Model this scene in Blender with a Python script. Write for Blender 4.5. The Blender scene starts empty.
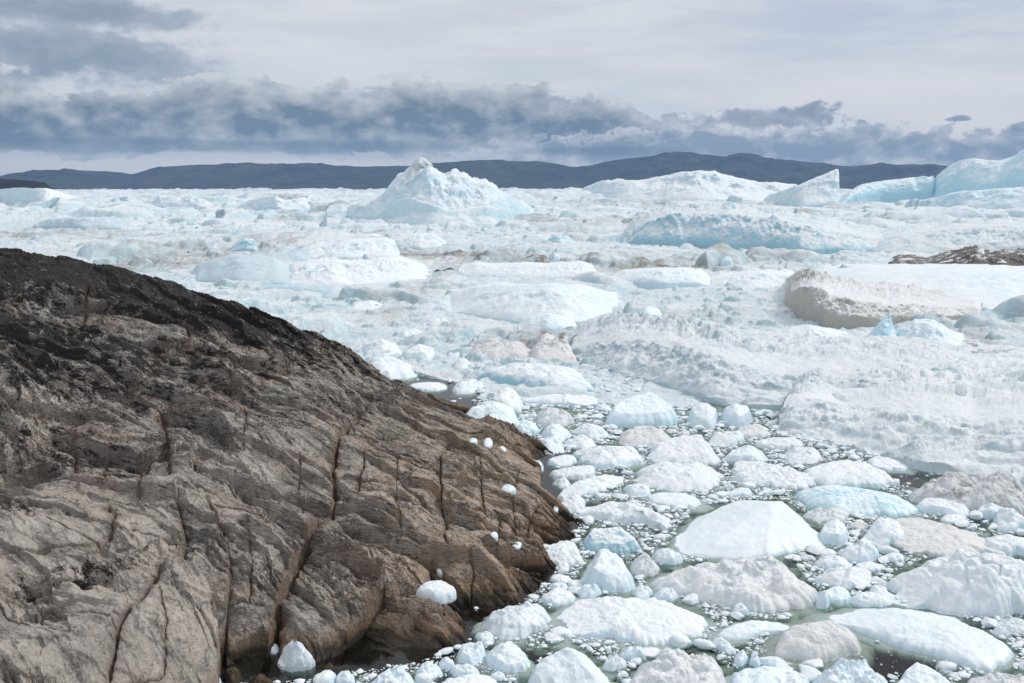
import bpy, math, random
import numpy as np

random.seed(7)
RNG = np.random.default_rng(11)
scene = bpy.context.scene
COL = scene.collection

# ------------------------------------------------------------------ camera model
F_PX = 995.0
CAM_H = 20.0
HORIZON_V = 187.0
PITCH = math.atan((341.5 - HORIZON_V) / F_PX)
SP, CP = math.sin(PITCH), math.cos(PITCH)


def ray(u, v):
    a = (np.asarray(u, float) - 512.0) / F_PX
    b = -(np.asarray(v, float) - 341.5) / F_PX
    return a, CP + b * SP, -SP + b * CP


def at_z(u, v, z=0.0):
    dx, dy, dz = ray(u, v)
    t = (z - CAM_H) / np.minimum(dz, -1e-4)
    return dx * t, dy * t


def at_y(u, v, y):
    dx, dy, dz = ray(u, v)
    t = y / dy
    return dx * t, CAM_H + dz * t


def project(x, y, z):
    zz = z - CAM_H
    d = y * CP - zz * SP
    up = y * SP + zz * CP
    return 512.0 + F_PX * x / d, 341.5 - F_PX * up / d


# ------------------------------------------------------------------ noise
PERM = np.random.default_rng(3).permutation(256).astype(np.int64)
PERM = np.concatenate([PERM, PERM, PERM])
_g = np.random.default_rng(5).normal(size=(256, 3))
GRAD = _g / np.linalg.norm(_g, axis=1, keepdims=True)
_a = np.arange(256) * 2.399963
GRAD2 = np.stack([np.cos(_a), np.sin(_a)], 1)


def fade(t):
    return t * t * t * (t * (t * 6 - 15) + 10)


def noise2(x, y):
    xi = np.floor(x); yi = np.floor(y)
    fx = x - xi; fy = y - yi
    xi = xi.astype(np.int64) & 255; yi = yi.astype(np.int64) & 255
    u, v = fade(fx), fade(fy)

    def g(ix, iy, dx, dy):
        h = PERM[PERM[ix & 255] + (iy & 255)]
        gr = GRAD2[h]
        return gr[..., 0] * dx + gr[..., 1] * dy
    n00 = g(xi, yi, fx, fy); n10 = g(xi + 1, yi, fx - 1, fy)
    n01 = g(xi, yi + 1, fx, fy - 1); n11 = g(xi + 1, yi + 1, fx - 1, fy - 1)
    return 1.4 * ((n00 * (1 - u) + n10 * u) * (1 - v) + (n01 * (1 - u) + n11 * u) * v)


def noise3(x, y, z):
    xi = np.floor(x); yi = np.floor(y); zi = np.floor(z)
    fx = x - xi; fy = y - yi; fz = z - zi
    xi = xi.astype(np.int64) & 255; yi = yi.astype(np.int64) & 255; zi = zi.astype(np.int64) & 255
    u, v, w = fade(fx), fade(fy), fade(fz)
    out = 0
    for cx in (0, 1):
        for cy in (0, 1):
            for cz in (0, 1):
                h = PERM[PERM[PERM[(xi + cx) & 255] + ((yi + cy) & 255)] + ((zi + cz) & 255)]
                gr = GRAD[h]
                d = gr[..., 0] * (fx - cx) + gr[..., 1] * (fy - cy) + gr[..., 2] * (fz - cz)
                out = out + d * (u if cx else 1 - u) * (v if cy else 1 - v) * (w if cz else 1 - w)
    return out * 1.5


def fbm2(x, y, o=4, gain=0.5):
    s = 0; a = 1.0
    for i in range(o):
        s = s + a * noise2(x + 17.3 * i, y - 9.1 * i)
        x = x * 2.03; y = y * 2.03; a *= gain
    return s


def ridged2(x, y, o=4, gain=0.5):
    s = 0; a = 1.0
    for i in range(o):
        s = s + a * (1 - 2 * np.abs(noise2(x + 31.7 * i, y + 5.3 * i)))
        x = x * 2.03; y = y * 2.03; a *= gain
    return s


def fbm3(x, y, z, o=4, gain=0.5):
    s = 0; a = 1.0
    for i in range(o):
        s = s + a * noise3(x + 17.3 * i, y - 9.1 * i, z + 4.7 * i)
        x = x * 2.03; y = y * 2.03; z = z * 2.03; a *= gain
    return s


def hash01(ix, iy, k):
    h = PERM[PERM[PERM[ix & 255] + (iy & 255)] + (k & 255)]
    h2 = PERM[PERM[PERM[(iy + 91) & 255] + (ix & 255)] + ((k + 57) & 255)]
    return (h * 256 + h2) / 65536.0


def worley2(x, y, seed=0, jitter=0.9):
    """F1, F2 and the id hashes of the nearest cell"""
    xi = np.floor(x).astype(np.int64); yi = np.floor(y).astype(np.int64)
    f1 = np.full(x.shape, 9.0); f2 = np.full(x.shape, 9.0)
    bx = np.zeros(x.shape, np.int64); by = np.zeros(x.shape, np.int64)
    dxs = np.zeros(x.shape); dys = np.zeros(x.shape)
    for ox in (-1, 0, 1):
        for oy in (-1, 0, 1):
            cx = xi + ox; cy = yi + oy
            px = cx + 0.5 + jitter * (hash01(cx, cy, seed) - 0.5)
            py = cy + 0.5 + jitter * (hash01(cx, cy, seed + 1) - 0.5)
            d = np.hypot(x - px, y - py)
            near = d < f1
            f2 = np.where(near, f1, np.minimum(f2, d))
            bx = np.where(near, cx, bx); by = np.where(near, cy, by)
            dxs = np.where(near, x - px, dxs); dys = np.where(near, y - py, dys)
            f1 = np.where(near, d, f1)
    return f1, f2, bx, by, dxs, dys


def sstep(a, b, x):
    t = np.clip((x - a) / (b - a), 0, 1)
    return t * t * (3 - 2 * t)


# ------------------------------------------------------------------ mesh helpers
def mesh_from(name, verts, quads=None, tris=None, mat=None, attrs=None, smooth=True):
    me = bpy.data.meshes.new(name)
    verts = np.asarray(verts, np.float32)
    nq = 0 if quads is None else len(quads)
    nt = 0 if tris is None else len(tris)
    me.vertices.add(len(verts))
    me.vertices.foreach_set('co', verts.ravel())
    loops = []
    if nq:
        loops.append(np.asarray(quads, np.int32).ravel())
    if nt:
        loops.append(np.asarray(tris, np.int32).ravel())
    loops = np.concatenate(loops)
    me.loops.add(len(loops))
    me.loops.foreach_set('vertex_index', loops)
    tot = np.concatenate([np.full(nq, 4, np.int32), np.full(nt, 3, np.int32)])
    start = np.concatenate([[0], np.cumsum(tot)[:-1]]).astype(np.int32)
    me.polygons.add(nq + nt)
    me.polygons.foreach_set('loop_start', start)
    try:
        me.polygons.foreach_set('loop_total', tot)
    except Exception:
        pass
    me.polygons.foreach_set('use_smooth', np.full(nq + nt, smooth, bool))
    for k, arr in (attrs or {}).items():
        a = me.attributes.new(k, 'FLOAT', 'POINT')
        a.data.foreach_set('value', np.asarray(arr, np.float32))
    me.update(calc_edges=True)
    me.validate()
    if mat:
        me.materials.append(mat)
    return me


def grid_quads(nr, nc, wrap=False):
    i = np.arange(nr - 1)[:, None]
    j = np.arange(nc if wrap else nc - 1)[None, :]
    j2 = (j + 1) % nc
    a = i * nc + j; b = i * nc + j2; c = (i + 1) * nc + j2; d = (i + 1) * nc + j
    return np.stack([a + 0 * b, b, c, d], -1).reshape(-1, 4)


def link(name, me, loc=(0, 0, 0), parent=None, **props):
    o = bpy.data.objects.new(name, me)
    COL.objects.link(o)
    o.location = loc
    if parent:
        o.parent = parent
    for k, v in props.items():
        if v:
            o[k] = v
    return o


# ------------------------------------------------------------------ materials
def srgb(r, g, b):
    def c(x):
        x /= 255.0
        return x / 12.92 if x <= 0.04045 else ((x + 0.055) / 1.055) ** 2.4
    return (c(r), c(g), c(b), 1.0)


class NT:
    def __init__(self, tree):
        self.t = tree

    def n(self, kind, **kw):
        nd = self.t.nodes.new(kind)
        for k, v in kw.items():
            setattr(nd, k, v)
        return nd

    def set(self, sock, v):
        if hasattr(v, 'is_linked') or hasattr(v, 'links'):
            self.t.links.new(v, sock)
        elif v is not None:
            sock.default_value = v

    def math(self, op, a, b=None, c=None, clamp=False):
        nd = self.n('ShaderNodeMath', operation=op, use_clamp=clamp)
        self.set(nd.inputs[0], a)
        if b is not None: self.set(nd.inputs[1], b)
        if c is not None: self.set(nd.inputs[2], c)
        return nd.outputs[0]

    def mix(self, f, a, b, blend='MIX'):
        nd = self.n('ShaderNodeMix', data_type='RGBA', blend_type=blend)
        nd.clamp_factor = True
        self.set(nd.inputs[0], f); self.set(nd.inputs[6], a); self.set(nd.inputs[7], b)
        return nd.outputs[2]

    def step(self, x, lo, hi, a=0.0, b=1.0):
        nd = self.n('ShaderNodeMapRange', interpolation_type='SMOOTHSTEP')
        self.set(nd.inputs[0], x)
        nd.inputs[1].default_value = lo; nd.inputs[2].default_value = hi
        nd.inputs[3].default_value = a; nd.inputs[4].default_value = b
        return nd.outputs[0]

    def noise(self, vec, scale, detail=4, rough=0.55, dist=0.0):
        nd = self.n('ShaderNodeTexNoise')
        self.set(nd.inputs['Vector'], vec)
        nd.inputs['Scale'].default_value = scale
        nd.inputs['Detail'].default_value = detail
        nd.inputs['Roughness'].default_value = rough
        nd.inputs['Distortion'].default_value = dist
        return nd.outputs[0]

    def mapping(self, vec, scale=(1, 1, 1), rot=(0, 0, 0), loc=(0, 0, 0)):
        nd = self.n('ShaderNodeMapping')
        self.set(nd.inputs[0], vec)
        nd.inputs['Scale'].default_value = scale
        nd.inputs['Rotation'].default_value = rot
        nd.inputs['Location'].default_value = loc
        return nd.outputs[0]

    def bump(self, h, strength, dist, normal=None):
        nd = self.n('ShaderNodeBump')
        nd.inputs['Strength'].default_value = strength
        nd.inputs['Distance'].default_value = dist
        self.set(nd.inputs['Height'], h)
        if normal is not None: self.set(nd.inputs['Normal'], normal)
        return nd.outputs[0]

    def attr(self, name):
        return self.n('ShaderNodeAttribute', attribute_name=name).outputs['Fac']


def new_mat(name):
    m = bpy.data.materials.new(name)
    m.use_nodes = True
    m.node_tree.nodes.clear()
    nt = NT(m.node_tree)
    out = nt.n('ShaderNodeOutputMaterial')
    bs = nt.n('ShaderNodeBsdfPrincipled')
    m.node_tree.links.new(bs.outputs[0], out.inputs[0])
    return m, nt, bs, out


SNOW = (0.80, 0.835, 0.86, 1)
PALE = (0.63, 0.775, 0.85, 1)
BLUE = (0.42, 0.66, 0.78, 1)
TURQ = (0.25, 0.60, 0.74, 1)


def ice_mat(name, top=SNOW, steep=PALE, dirt=(0.34, 0.29, 0.25, 1), dirt_amt=0.0, grain=0.5, scale=1.0,
            rough=0.55, vein=0.0, spots=0.0, stripes=0.0, edge=(0.35, 0.92), wob=0.7, snow=0.0):
    """snow-covered top, bare bluer ice and painted bluish shade on the steep faces, dust by noise; lengths in metres / scale"""
    m, nt, bs, out = new_mat(name)
    tc = nt.n('ShaderNodeTexCoord').outputs['Object']
    rnd = nt.n('ShaderNodeObjectInfo').outputs['Random']
    off = nt.n('ShaderNodeVectorMath', operation='ADD')
    comb = nt.n('ShaderNodeCombineXYZ')
    nt.set(comb.inputs[0], nt.math('MULTIPLY', rnd, 37.0)); nt.set(comb.inputs[1], nt.math('MULTIPLY', rnd, 91.0))
    nt.set(off.inputs[0], tc); nt.set(off.inputs[1], comb.outputs[0])
    p = off.outputs[0]
    geo = nt.n('ShaderNodeNewGeometry')
    sep = nt.n('ShaderNodeSeparateXYZ')
    nt.set(sep.inputs[0], geo.outputs['True Normal'])
    nz = sep.outputs[2]
    big = nt.noise(p, 0.35 * scale, 4, 0.6)
    mid = nt.noise(p, 1.7 * scale, 5, 0.6)
    fine = nt.noise(p, 9.0 * scale, 4, 0.65)
    k = nt.math('ADD', nz, nt.math('MULTIPLY', nt.math('SUBTRACT', mid, 0.5), wob))
    col = nt.mix(nt.step(k, edge[0], edge[1]), steep, top)  # steep colour mixes the blue of bare ice with painted shade
    patch = nt.step(big, 0.52, 0.72)
    col = nt.mix(nt.math('MULTIPLY', patch, 0.45), col, steep)
    if vein:
        pm = nt.mapping(p, (0.5, 2.2, 2.0), (0.2, 0.1, 0.6))
        vn = nt.noise(pm, 0.55 * scale, 3, 0.5, 1.2)
        col = nt.mix(nt.math('MULTIPLY', nt.step(vn, 0.50, 0.66), vein), col, TURQ)
    if stripes:
        pm = nt.mapping(p, (1, 1, 0.15))
        vn = nt.noise(pm, 1.1 * scale, 4, 0.65)
        col = nt.mix(nt.math('MULTIPLY', nt.math('MULTIPLY', nt.step(vn, 0.48, 0.62), stripes), nt.step(nz, 0.95, 0.55)), col, BLUE)
    if dirt_amt:
        pm = nt.mapping(p, (0.8, 1.3, 1.0), (0, 0, 0.3))
        dn = nt.noise(pm, 0.8 * scale, 7, 0.68)
        dm = nt.math('MULTIPLY', nt.step(dn, 0.60 - 0.22 * dirt_amt, 0.80 - 0.15 * dirt_amt), min(1.0, 0.35 + 0.6 * dirt_amt))
        col = nt.mix(dm, col, dirt)
        gn = nt.noise(p, 26.0 * scale, 3, 0.7)
        col = nt.mix(nt.math('MULTIPLY', nt.step(gn, 0.52, 0.72), 0.35 * dirt_amt), col, (0.28, 0.25, 0.23, 1))
    if spots:
        sn = nt.noise(p, 2.6 * scale, 5, 0.75)
        col = nt.mix(nt.math('MULTIPLY', nt.step(sn, 0.60, 0.70), spots), col, (0.10, 0.085, 0.075, 1))
    if snow:
        sn2 = nt.noise(nt.mapping(p, (0.6, 1.2, 1.0), loc=(11, 4, 2)), 1.1 * scale, 6, 0.66)
        col = nt.mix(nt.step(sn2, 0.62 - 0.2 * snow, 0.66 - 0.2 * snow), col, (0.74, 0.77, 0.79, 1))
    nt.set(bs.inputs['Base Color'], col)
    bs.inputs['Roughness'].default_value = rough
    bs.inputs['IOR'].default_value = 1.31
    bs.inputs['Specular IOR Level'].default_value = 0.35
    nrm = nt.bump(mid, 0.35 * grain + 0.05, 0.35 / scale)
    nrm = nt.bump(fine, 0.55 * grain, 0.07 / scale, nrm)
    nrm = nt.bump(nt.noise(p, 40.0 * scale, 3, 0.7), 0.35 * grain, 0.018 / scale, nrm)
    nt.set(bs.inputs['Normal'], nrm)
    return m


M = {
    'white': ice_mat('white ice', grain=0.7),
    'clean': ice_mat('clean smooth ice', top=(0.77, 0.825, 0.86, 1), steep=(0.60, 0.735, 0.80, 1), grain=0.28, rough=0.4),
    'pale': ice_mat('pale blue ice', top=(0.78, 0.865, 0.90, 1), steep=(0.58, 0.76, 0.84, 1), grain=0.45),
    'blue': ice_mat('blue veined ice', top=(0.76, 0.86, 0.90, 1), steep=(0.48, 0.70, 0.81, 1), grain=0.3, vein=0.55, rough=0.35),
    'rough': ice_mat('granular white ice', grain=1.25, top=(0.80, 0.83, 0.855, 1), steep=(0.70, 0.80, 0.86, 1)),
    'dirty': ice_mat('dusty ice', top=(0.78, 0.795, 0.805, 1), steep=(0.64, 0.695, 0.725, 1), dirt=(0.56, 0.53, 0.515, 1), dirt_amt=0.4, grain=1.2),
    'grey': ice_mat('grey dirty ice', top=(0.73, 0.735, 0.735, 1), steep=(0.60, 0.63, 0.645, 1), dirt=(0.52, 0.485, 0.455, 1), dirt_amt=0.45, grain=1.0),
    'debris': ice_mat('debris laden ice', top=(0.68, 0.69, 0.70, 1), steep=(0.58, 0.62, 0.64, 1), dirt=(0.20, 0.165, 0.14, 1), dirt_amt=0.58, grain=1.3, spots=0.85),
    'under': ice_mat('white ice with blue foot', top=(0.79, 0.83, 0.855, 1), steep=(0.34, 0.58, 0.68, 1), grain=0.5),
    'far_white': ice_mat('far berg ice', grain=0.9, scale=0.12, top=(0.78, 0.825, 0.85, 1), steep=(0.56, 0.72, 0.785, 1)),
    'far_blue': ice_mat('far blue berg ice', grain=0.8, scale=0.12, top=(0.72, 0.81, 0.85, 1), steep=(0.44, 0.67, 0.76, 1), stripes=0.5),
    'far_grey': ice_mat('far grey blue ice', grain=0.4, scale=0.15, top=(0.54, 0.65, 0.70, 1), steep=(0.48, 0.60, 0.66, 1)),
    'far_wall': ice_mat('cracked blue wall ice', grain=1.4, scale=0.22, top=(0.74, 0.785, 0.81, 1), steep=(0.36, 0.585, 0.69, 1), stripes=0.6, dirt_amt=0.25, dirt=(0.40, 0.40, 0.39, 1), spots=0.35),
    'mid_white': ice_mat('mid berg ice', grain=0.7, scale=0.35, top=(0.79, 0.83, 0.855, 1), steep=(0.58, 0.725, 0.795, 1)),
    'mid_clean': ice_mat('mid clean ice', grain=0.35, scale=0.3, top=(0.77, 0.825, 0.855, 1), steep=(0.55, 0.71, 0.785, 1)),
    'mid_textured': ice_mat('pitted blue grey ice', grain=1.6, scale=0.55, top=(0.75, 0.79, 0.82, 1), steep=(0.45, 0.58, 0.645, 1), dirt=(0.50, 0.49, 0.49, 1), dirt_amt=0.3, spots=0.2),
    'mid_dusty': ice_mat('mid dusty ice', grain=1.1, scale=0.55, top=(0.735, 0.77, 0.795, 1), steep=(0.52, 0.63, 0.68, 1), dirt=(0.56, 0.555, 0.55, 1), dirt_amt=0.3, spots=0.2),
    'mid_brown': ice_mat('stone studded ice', grain=1.7, scale=0.5, edge=(0.45, 0.75), wob=0.45, top=(0.78, 0.80, 0.82, 1), steep=(0.45, 0.44, 0.405, 1), spots=0.35),
    'mid_debris': ice_mat('moraine covered ice', grain=1.3, scale=0.35, top=(0.15, 0.135, 0.122, 1), steep=(0.115, 0.105, 0.097, 1), dirt=(0.055, 0.05, 0.046, 1), dirt_amt=0.7, snow=0.35),
}


# ------------------------------------------------------------------ floes from an outline
OCC = np.zeros((720, 1060), bool)
VV, UU = np.mgrid[0:720, 0:1060]


def in_poly(poly, u, v):
    inside = np.zeros(np.shape(u), bool)
    n = len(poly)
    for i in range(n):
        x1, y1 = poly[i]; x2, y2 = poly[(i + 1) % n]
        c = ((y1 > v) != (y2 > v)) & (u < (x2 - x1) * (v - y1) / (y2 - y1 + 1e-9) + x1)
        inside ^= c
    return inside


def mark(poly):
    OCC[:] |= in_poly(poly, UU, VV)


def chaikin(p, n=2):
    p = np.asarray(p, float)
    for _ in range(n):
        q = np.roll(p, -1, 0)
        p = np.stack([0.75 * p + 0.25 * q, 0.25 * p + 0.75 * q], 1).reshape(-1, 2)
    return p


def box_poly(u0, v0, u1, v1, rnd, tilt=0.0):
    n = rnd.randint(7, 12)
    k = []
    ex = rnd.uniform(0.75, 1.0)
    ph = rnd.uniform(0, 6.28)
    for i in range(n):
        a = 2 * math.pi * i / n
        c, s = math.cos(a), math.sin(a)
        r = 1 + 0.10 * math.sin(2 * a + ph) + 0.09 * math.sin(3 * a + 2 * ph) + rnd.uniform(-0.16, 0.16)
        c = math.copysign(abs(c) ** ex, c) * r; s = math.copysign(abs(s) ** ex, s) * r
        k.append([c, s])
    k = np.array(k)
    k = (k - k.min(0)) / (k.max(0) - k.min(0))
    k[:, 1] += tilt * (k[:, 0] - 0.5)
    return [(u0 + a * (u1 - u0), v0 + b * (v1 - v0)) for a, b in k]


def floe_mesh(poly, H, kind, mat, foot, seed, peak=None, lift=0.7, rough=1.0, depth=None, water_z=0.0, planes=None):
    rnd = random.Random(seed)
    p = np.asarray(poly, float)
    vmin, vmax = p[:, 1].min(), p[:, 1].max()
    p = chaikin(p, 1)
    k = np.clip((vmax - p[:, 1]) / (vmax - vmin), 0, 1)
    y0 = float(at_z(512, vmax, water_z)[1]); y1 = float(at_z(512, vmin, water_z)[1])
    if kind in ('dome', 'slab'):
        H *= 0.58
    else:
        H *= 0.8
    H = min(H, 0.50 * (y1 - y0) * (CAM_H - water_z) / (y1 * lift))     # no taller than the outline allows
    zz = H * lift * k
    x, y = at_z(p[:, 0], p[:, 1], zz + water_z)
    # area centroid
    x2, y2 = np.roll(x, -1), np.roll(y, -1)
    cr = x * y2 - x2 * y
    A = cr.sum() / 2
    cx = ((x + x2) * cr).sum() / (6 * A); cy = ((y + y2) * cr).sum() / (6 * A)
    # dense outline resampled by angle
    t = np.linspace(0, 1, 12, endpoint=False)
    dx = (x[:, None] * (1 - t) + x2[:, None] * t).ravel() - cx
    dy = (y[:, None] * (1 - t) + y2[:, None] * t).ravel() - cy
    th = np.arctan2(dy, dx); rr = np.hypot(dx, dy)
    o = np.argsort(th); th, rr = th[o], rr[o]
    px_w = p[:, 0].max() - p[:, 0].min()
    nth = int(np.clip(px_w * 2.2, 36, 260)); nr = int(np.clip(px_w * 0.6, 12, 64))
    T = np.linspace(-math.pi, math.pi, nth, endpoint=False)
    R = np.interp(T, th, rr, period=2 * math.pi)
    Rm = math.sqrt(abs(A) / math.pi)
    sx, sy = rnd.uniform(0, 99), rnd.uniform(0, 99)
    Rs = R
    R = R * (1 + 0.15 * rough * fbm2(np.cos(T) * 2.2 + sx, np.sin(T) * 2.2 + sy, 4) + 0.035 * rough * noise2(np.cos(T) * 11 + sx, np.sin(T) * 11 + sy))
    rho = np.linspace(0, 1, nr + 1)[1:] ** 0.72
    blend = rho[:, None] ** 2.5
    RR = rho[:, None] * (Rs[None] * (1 - blend) + R[None] * blend)
    X = RR * np.cos(T)[None]; Y = RR * np.sin(T)[None]
    P = rho[:, None] + 0 * X
    gx, gy = rnd.uniform(-0.25, 0.25), rnd.uniform(-0.05, 0.3)
    tilt = 1 + gx * X / Rm + gy * Y / Rm
    lump = fbm2(X / (0.55 * Rm) + sx, Y / (0.55 * Rm) + sy, 4)
    edge = np.clip((1 - P) / 0.22, 0, 1) ** 0.5
    g1 = worley2(X / (0.62 * Rm) + sx, Y / (0.62 * Rm) + sy, seed % 40)
    g2 = worley2(X / (0.27 * Rm) + sy, Y / (0.27 * Rm) + sx, seed % 37)
    knoll = np.clip(1 - g1[0] ** 2 * 1.3, 0, 1) * (0.6 + 0.6 * hash01(g1[2], g1[3], 4)) - 0.45
    pit = np.clip(1 - g2[0] ** 2 * 1.5, 0, 1) - 0.5
    if kind == 'dome':
        ex = rnd.uniform(2.6, 6.5)
        Z = H * 1.1 * np.clip(1 - P ** ex, 0, 1) ** rnd.choice([0.55, 0.7, 0.85]) * (0.72 + 0.28 * (1 - P ** 2)) * tilt * (1 + rough * (0.24 * lump + 0.45 * knoll + 0.22 * pit))
    elif kind == 'slab':
        Z = H * np.clip(1 - P ** 7, 0, 1) ** 0.6 * (0.8 + 0.2 * (1 - P)) * tilt * (1 + rough * (0.20 * lump + 0.26 * knoll + 0.18 * pit))
    elif kind == 'rubble':
        f1, f2, bx, by, _, _ = worley2(X / (0.20 * Rm) + sx, Y / (0.20 * Rm) + sy, seed % 50)
        blocks = (hash01(bx, by, 9) - 0.3) * np.clip((f2 - f1) * 3, 0, 1)
        Z = H * np.clip(1 - P ** 3, 0, 1) ** 0.7 * tilt * (0.9 + 0.35 * lump + 0.30 * blocks)
    else:  # facet: a hipped block cut by a few planes
        ax, ay = (0.0, 0.1 * Rm)
        if peak:
            wx, wy = at_z(peak[0], peak[1], H * 0.95 + water_z)
            ax, ay = wx - cx, wy - cy
        Z = np.full(X.shape, H)
        n = len(planes) if planes else rnd.randint(4, 6); ph = rnd.uniform(0, 6.28)
        wob = (0.10 * lump + 0.06 * pit) * H * rough
        for i in range(n):
            a = ph + 2 * math.pi * i / n + rnd.uniform(-0.3, 0.3)
            c, s = math.cos(a), math.sin(a)
            d = (X - ax) * c + (Y - ay) * s
            # distance from the apex to the outline this way
            Rd = max(0.3 * Rm, np.interp(math.atan2(s, c), T, R, period=2 * math.pi) - (ax * c + ay * s))
            low = rnd.uniform(0.15, 0.6)
            if planes:
                a, low = math.radians(planes[i][0]), planes[i][1]
                c, s = math.cos(a), math.sin(a)
                d = (X - ax) * c + (Y - ay) * s
                Rd = max(0.3 * Rm, np.interp(math.atan2(s, c), T, R, period=2 * math.pi) - (ax * c + ay * s))
            Z = np.minimum(Z, H * (1.06 - (1 - low) * d / Rd))
        Z = (np.maximum(Z, 0.05 * H) + wob) * edge
    if kind in ('dome', 'slab', 'rubble') and rough > 0.5:      # an old fracture plane or two across the top
        zt = Z.max()
        for _ in range(rnd.randint(2, 5)):
            a = rnd.uniform(0, 6.28); off = rnd.uniform(0.0, 0.6); sl = rnd.uniform(0.2, 1.3)
            Z = np.minimum(Z, zt * (0.95 - sl * ((X * math.cos(a) + Y * math.sin(a)) / Rm - off)) + 0.04 * zt * lump)
    Z = np.maximum(Z, 0.02)
    cs = min(0.35, Rm * 0.3)
    Z = Z + rough * (0.05 * min(1.0, H / 0.5)) * fbm2(X / cs + sx, Y / cs - sy, 3) * np.clip((1 - P) * 6, 0, 1)
    Z = np.maximum(Z, 0.012)
    Z[-1] = 0.0
    # overhang / scallop the sides a little
    sh = 0.10 * rough * np.clip(Z / H, 0, 1) * (1 - 0.5 * P)
    X = X + sh * Rm * 0.6 * noise3(X / Rm * 2.4 + sx, Y / Rm * 2.4, Z / Rm * 5)
    Y = Y + sh * Rm * 0.6 * noise3(X / Rm * 2.4, Y / Rm * 2.4 + sy, Z / Rm * 5 + 9)
    D = depth or max(0.45, 1.3 * H)
    fo = foot * (1 + 0.5 * np.sin(T + rnd.uniform(0, 6.28))) * (1 + 0.6 * fbm2(np.cos(T) * 2 + sy, np.sin(T) * 2 + sx, 3))
    fo = np.maximum(fo, 0.0) if foot >= 0 else foot + 0 * T
    rings = [(1 + 0.45 * fo, -0.07 * D), (1 + 0.9 * fo, -0.16 * D), (1 + 1.15 * fo, -0.34 * D), (1 + 0.9 * fo, -0.7 * D), (0.55 + 0 * fo, -0.95 * D)]
    VX = [np.zeros(1)] ; VY = [np.zeros(1)]; VZ = [np.array([Z[0].mean()])]
    VX.append(X.ravel()); VY.append(Y.ravel()); VZ.append(Z.ravel())
    for f_, z_ in rings:
        VX.append(R * f_ * np.cos(T)); VY.append(R * f_ * np.sin(T)); VZ.append(np.full(nth, z_))
    VX.append(np.zeros(1)); VY.append(np.zeros(1)); VZ.append(np.array([-D]))
    V = np.stack([np.concatenate(VX), np.concatenate(VY), np.concatenate(VZ)], 1)
    tot = nr + len(rings)
    q = grid_quads(tot, nth, wrap=True) + 1
    j = np.arange(nth)
    t1 = np.stack([np.zeros(nth, int), 1 + j, 1 + (j + 1) % nth], 1)
    last = 1 + (tot - 1) * nth
    t2 = np.stack([np.full(nth, len(V) - 1), last + (j + 1) % nth, last + j], 1)
    me = mesh_from('ice', V, q[:, ::-1], np.concatenate([t1, t2]), M[mat])
    return me, (cx, cy, water_z)


N_FLOE = [0]


def floe(poly, H, kind, mat, label, name='ice_floe', cat='ice floe', group=None, foot=0.08, seed=None, peak=None, tilt=0.0,
         lift=0.7, rough=1.0, depth=None, water_z=0.0, occupy=True, planes=None):
    N_FLOE[0] += 1
    seed = seed or 100 + N_FLOE[0]
    if len(poly) == 4 and not hasattr(poly[0], '__len__'):
        poly = box_poly(*poly, random.Random(seed), tilt)
    if occupy:
        c = np.asarray(poly, float); m_ = c.mean(0)
        mark([tuple(m_ + (q - m_) * (1 + 0.35 * max(foot, 0))) for q in c])
    me, loc = floe_mesh(poly, H, kind, mat, foot, seed, peak, lift, rough, depth, water_z, planes)
    return link(name, me, loc, label=label, category=cat, group=group)



# ------------------------------------------------------------------ the floes one by one (waterline outlines, metres of height)
LAND = []   # landmarks for the labels of the small chunks: (u, v, short name)


def F(poly, H, kind, mat, label, short=None, **kw):
    o = floe(poly, H, kind, mat, label, **kw)
    if short:
        if hasattr(poly[0], '__len__'):
            a = np.array(poly, float); LAND.append((a[:, 0].mean(), a[:, 1].mean(), short))
        else:
            LAND.append(((poly[0] + poly[2]) / 2, (poly[1] + poly[3]) / 2, short))
    return o


# nearest row
F((549, 596, 707, 646), 0.95, 'slab', 'white', 'long oval white floe with smooth domed top and green submerged rim', 'long oval floe', foot=0.22, seed=41)
F([(522, 690), (526, 672), (540, 664), (554, 656), (559, 647), (570, 644), (585, 653), (605, 668), (619, 684), (621, 700), (570, 706)], 1.7, 'facet', 'clean',
  'smooth white floe rising to a blunt peak in front of the long oval floe', 'blunt peaked floe', peak=(568, 650), foot=0.39, rough=0.6)
F([(631, 672), (642, 658), (660, 648), (690, 645), (710, 651), (724, 665), (730, 682), (728, 705), (680, 712), (634, 705)], 1.1, 'rubble', 'dirty',
  'grey granular dirty floe just in front of the long oval floe', 'granular grey floe', foot=0.14)
F((483, 604, 550, 640), 1.0, 'dome', 'rough', 'rough textured white floe beside the dark inlet at the rock foot', 'rough white floe', foot=0.22, rough=1.3)
F([(485, 656), (490, 647), (505, 640), (520, 646), (531, 656), (528, 668), (512, 674), (492, 668)], 0.9, 'facet', 'white',
  'small angular white floe with a broad green submerged shelf', 'green shelved floe', peak=(505, 645), foot=0.42)
F((540, 587, 577, 606), 0.5, 'slab', 'white', 'flat white floe touching the back of the long oval floe', 'flat white floe', foot=0.25)
F([(772, 643), (785, 629), (800, 614), (815, 612), (835, 620), (855, 637), (865, 650), (840, 659), (800, 661), (778, 655)], 1.3, 'dome', 'grey',
  'grey dusty dome shaped floe ringed by a wide green shelf', 'grey dusty dome', foot=0.48, rough=0.6, depth=1.4)
F([(820, 608), (850, 605), (900, 606), (945, 612), (975, 625), (1000, 640), (1014, 651), (1005, 664), (985, 672), (950, 661), (915, 649), (880, 638), (845, 623)], 0.85, 'slab', 'clean',
  'long smooth white floe lying diagonally beside open green water', 'long diagonal floe', foot=0.17, rough=0.7)
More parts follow.
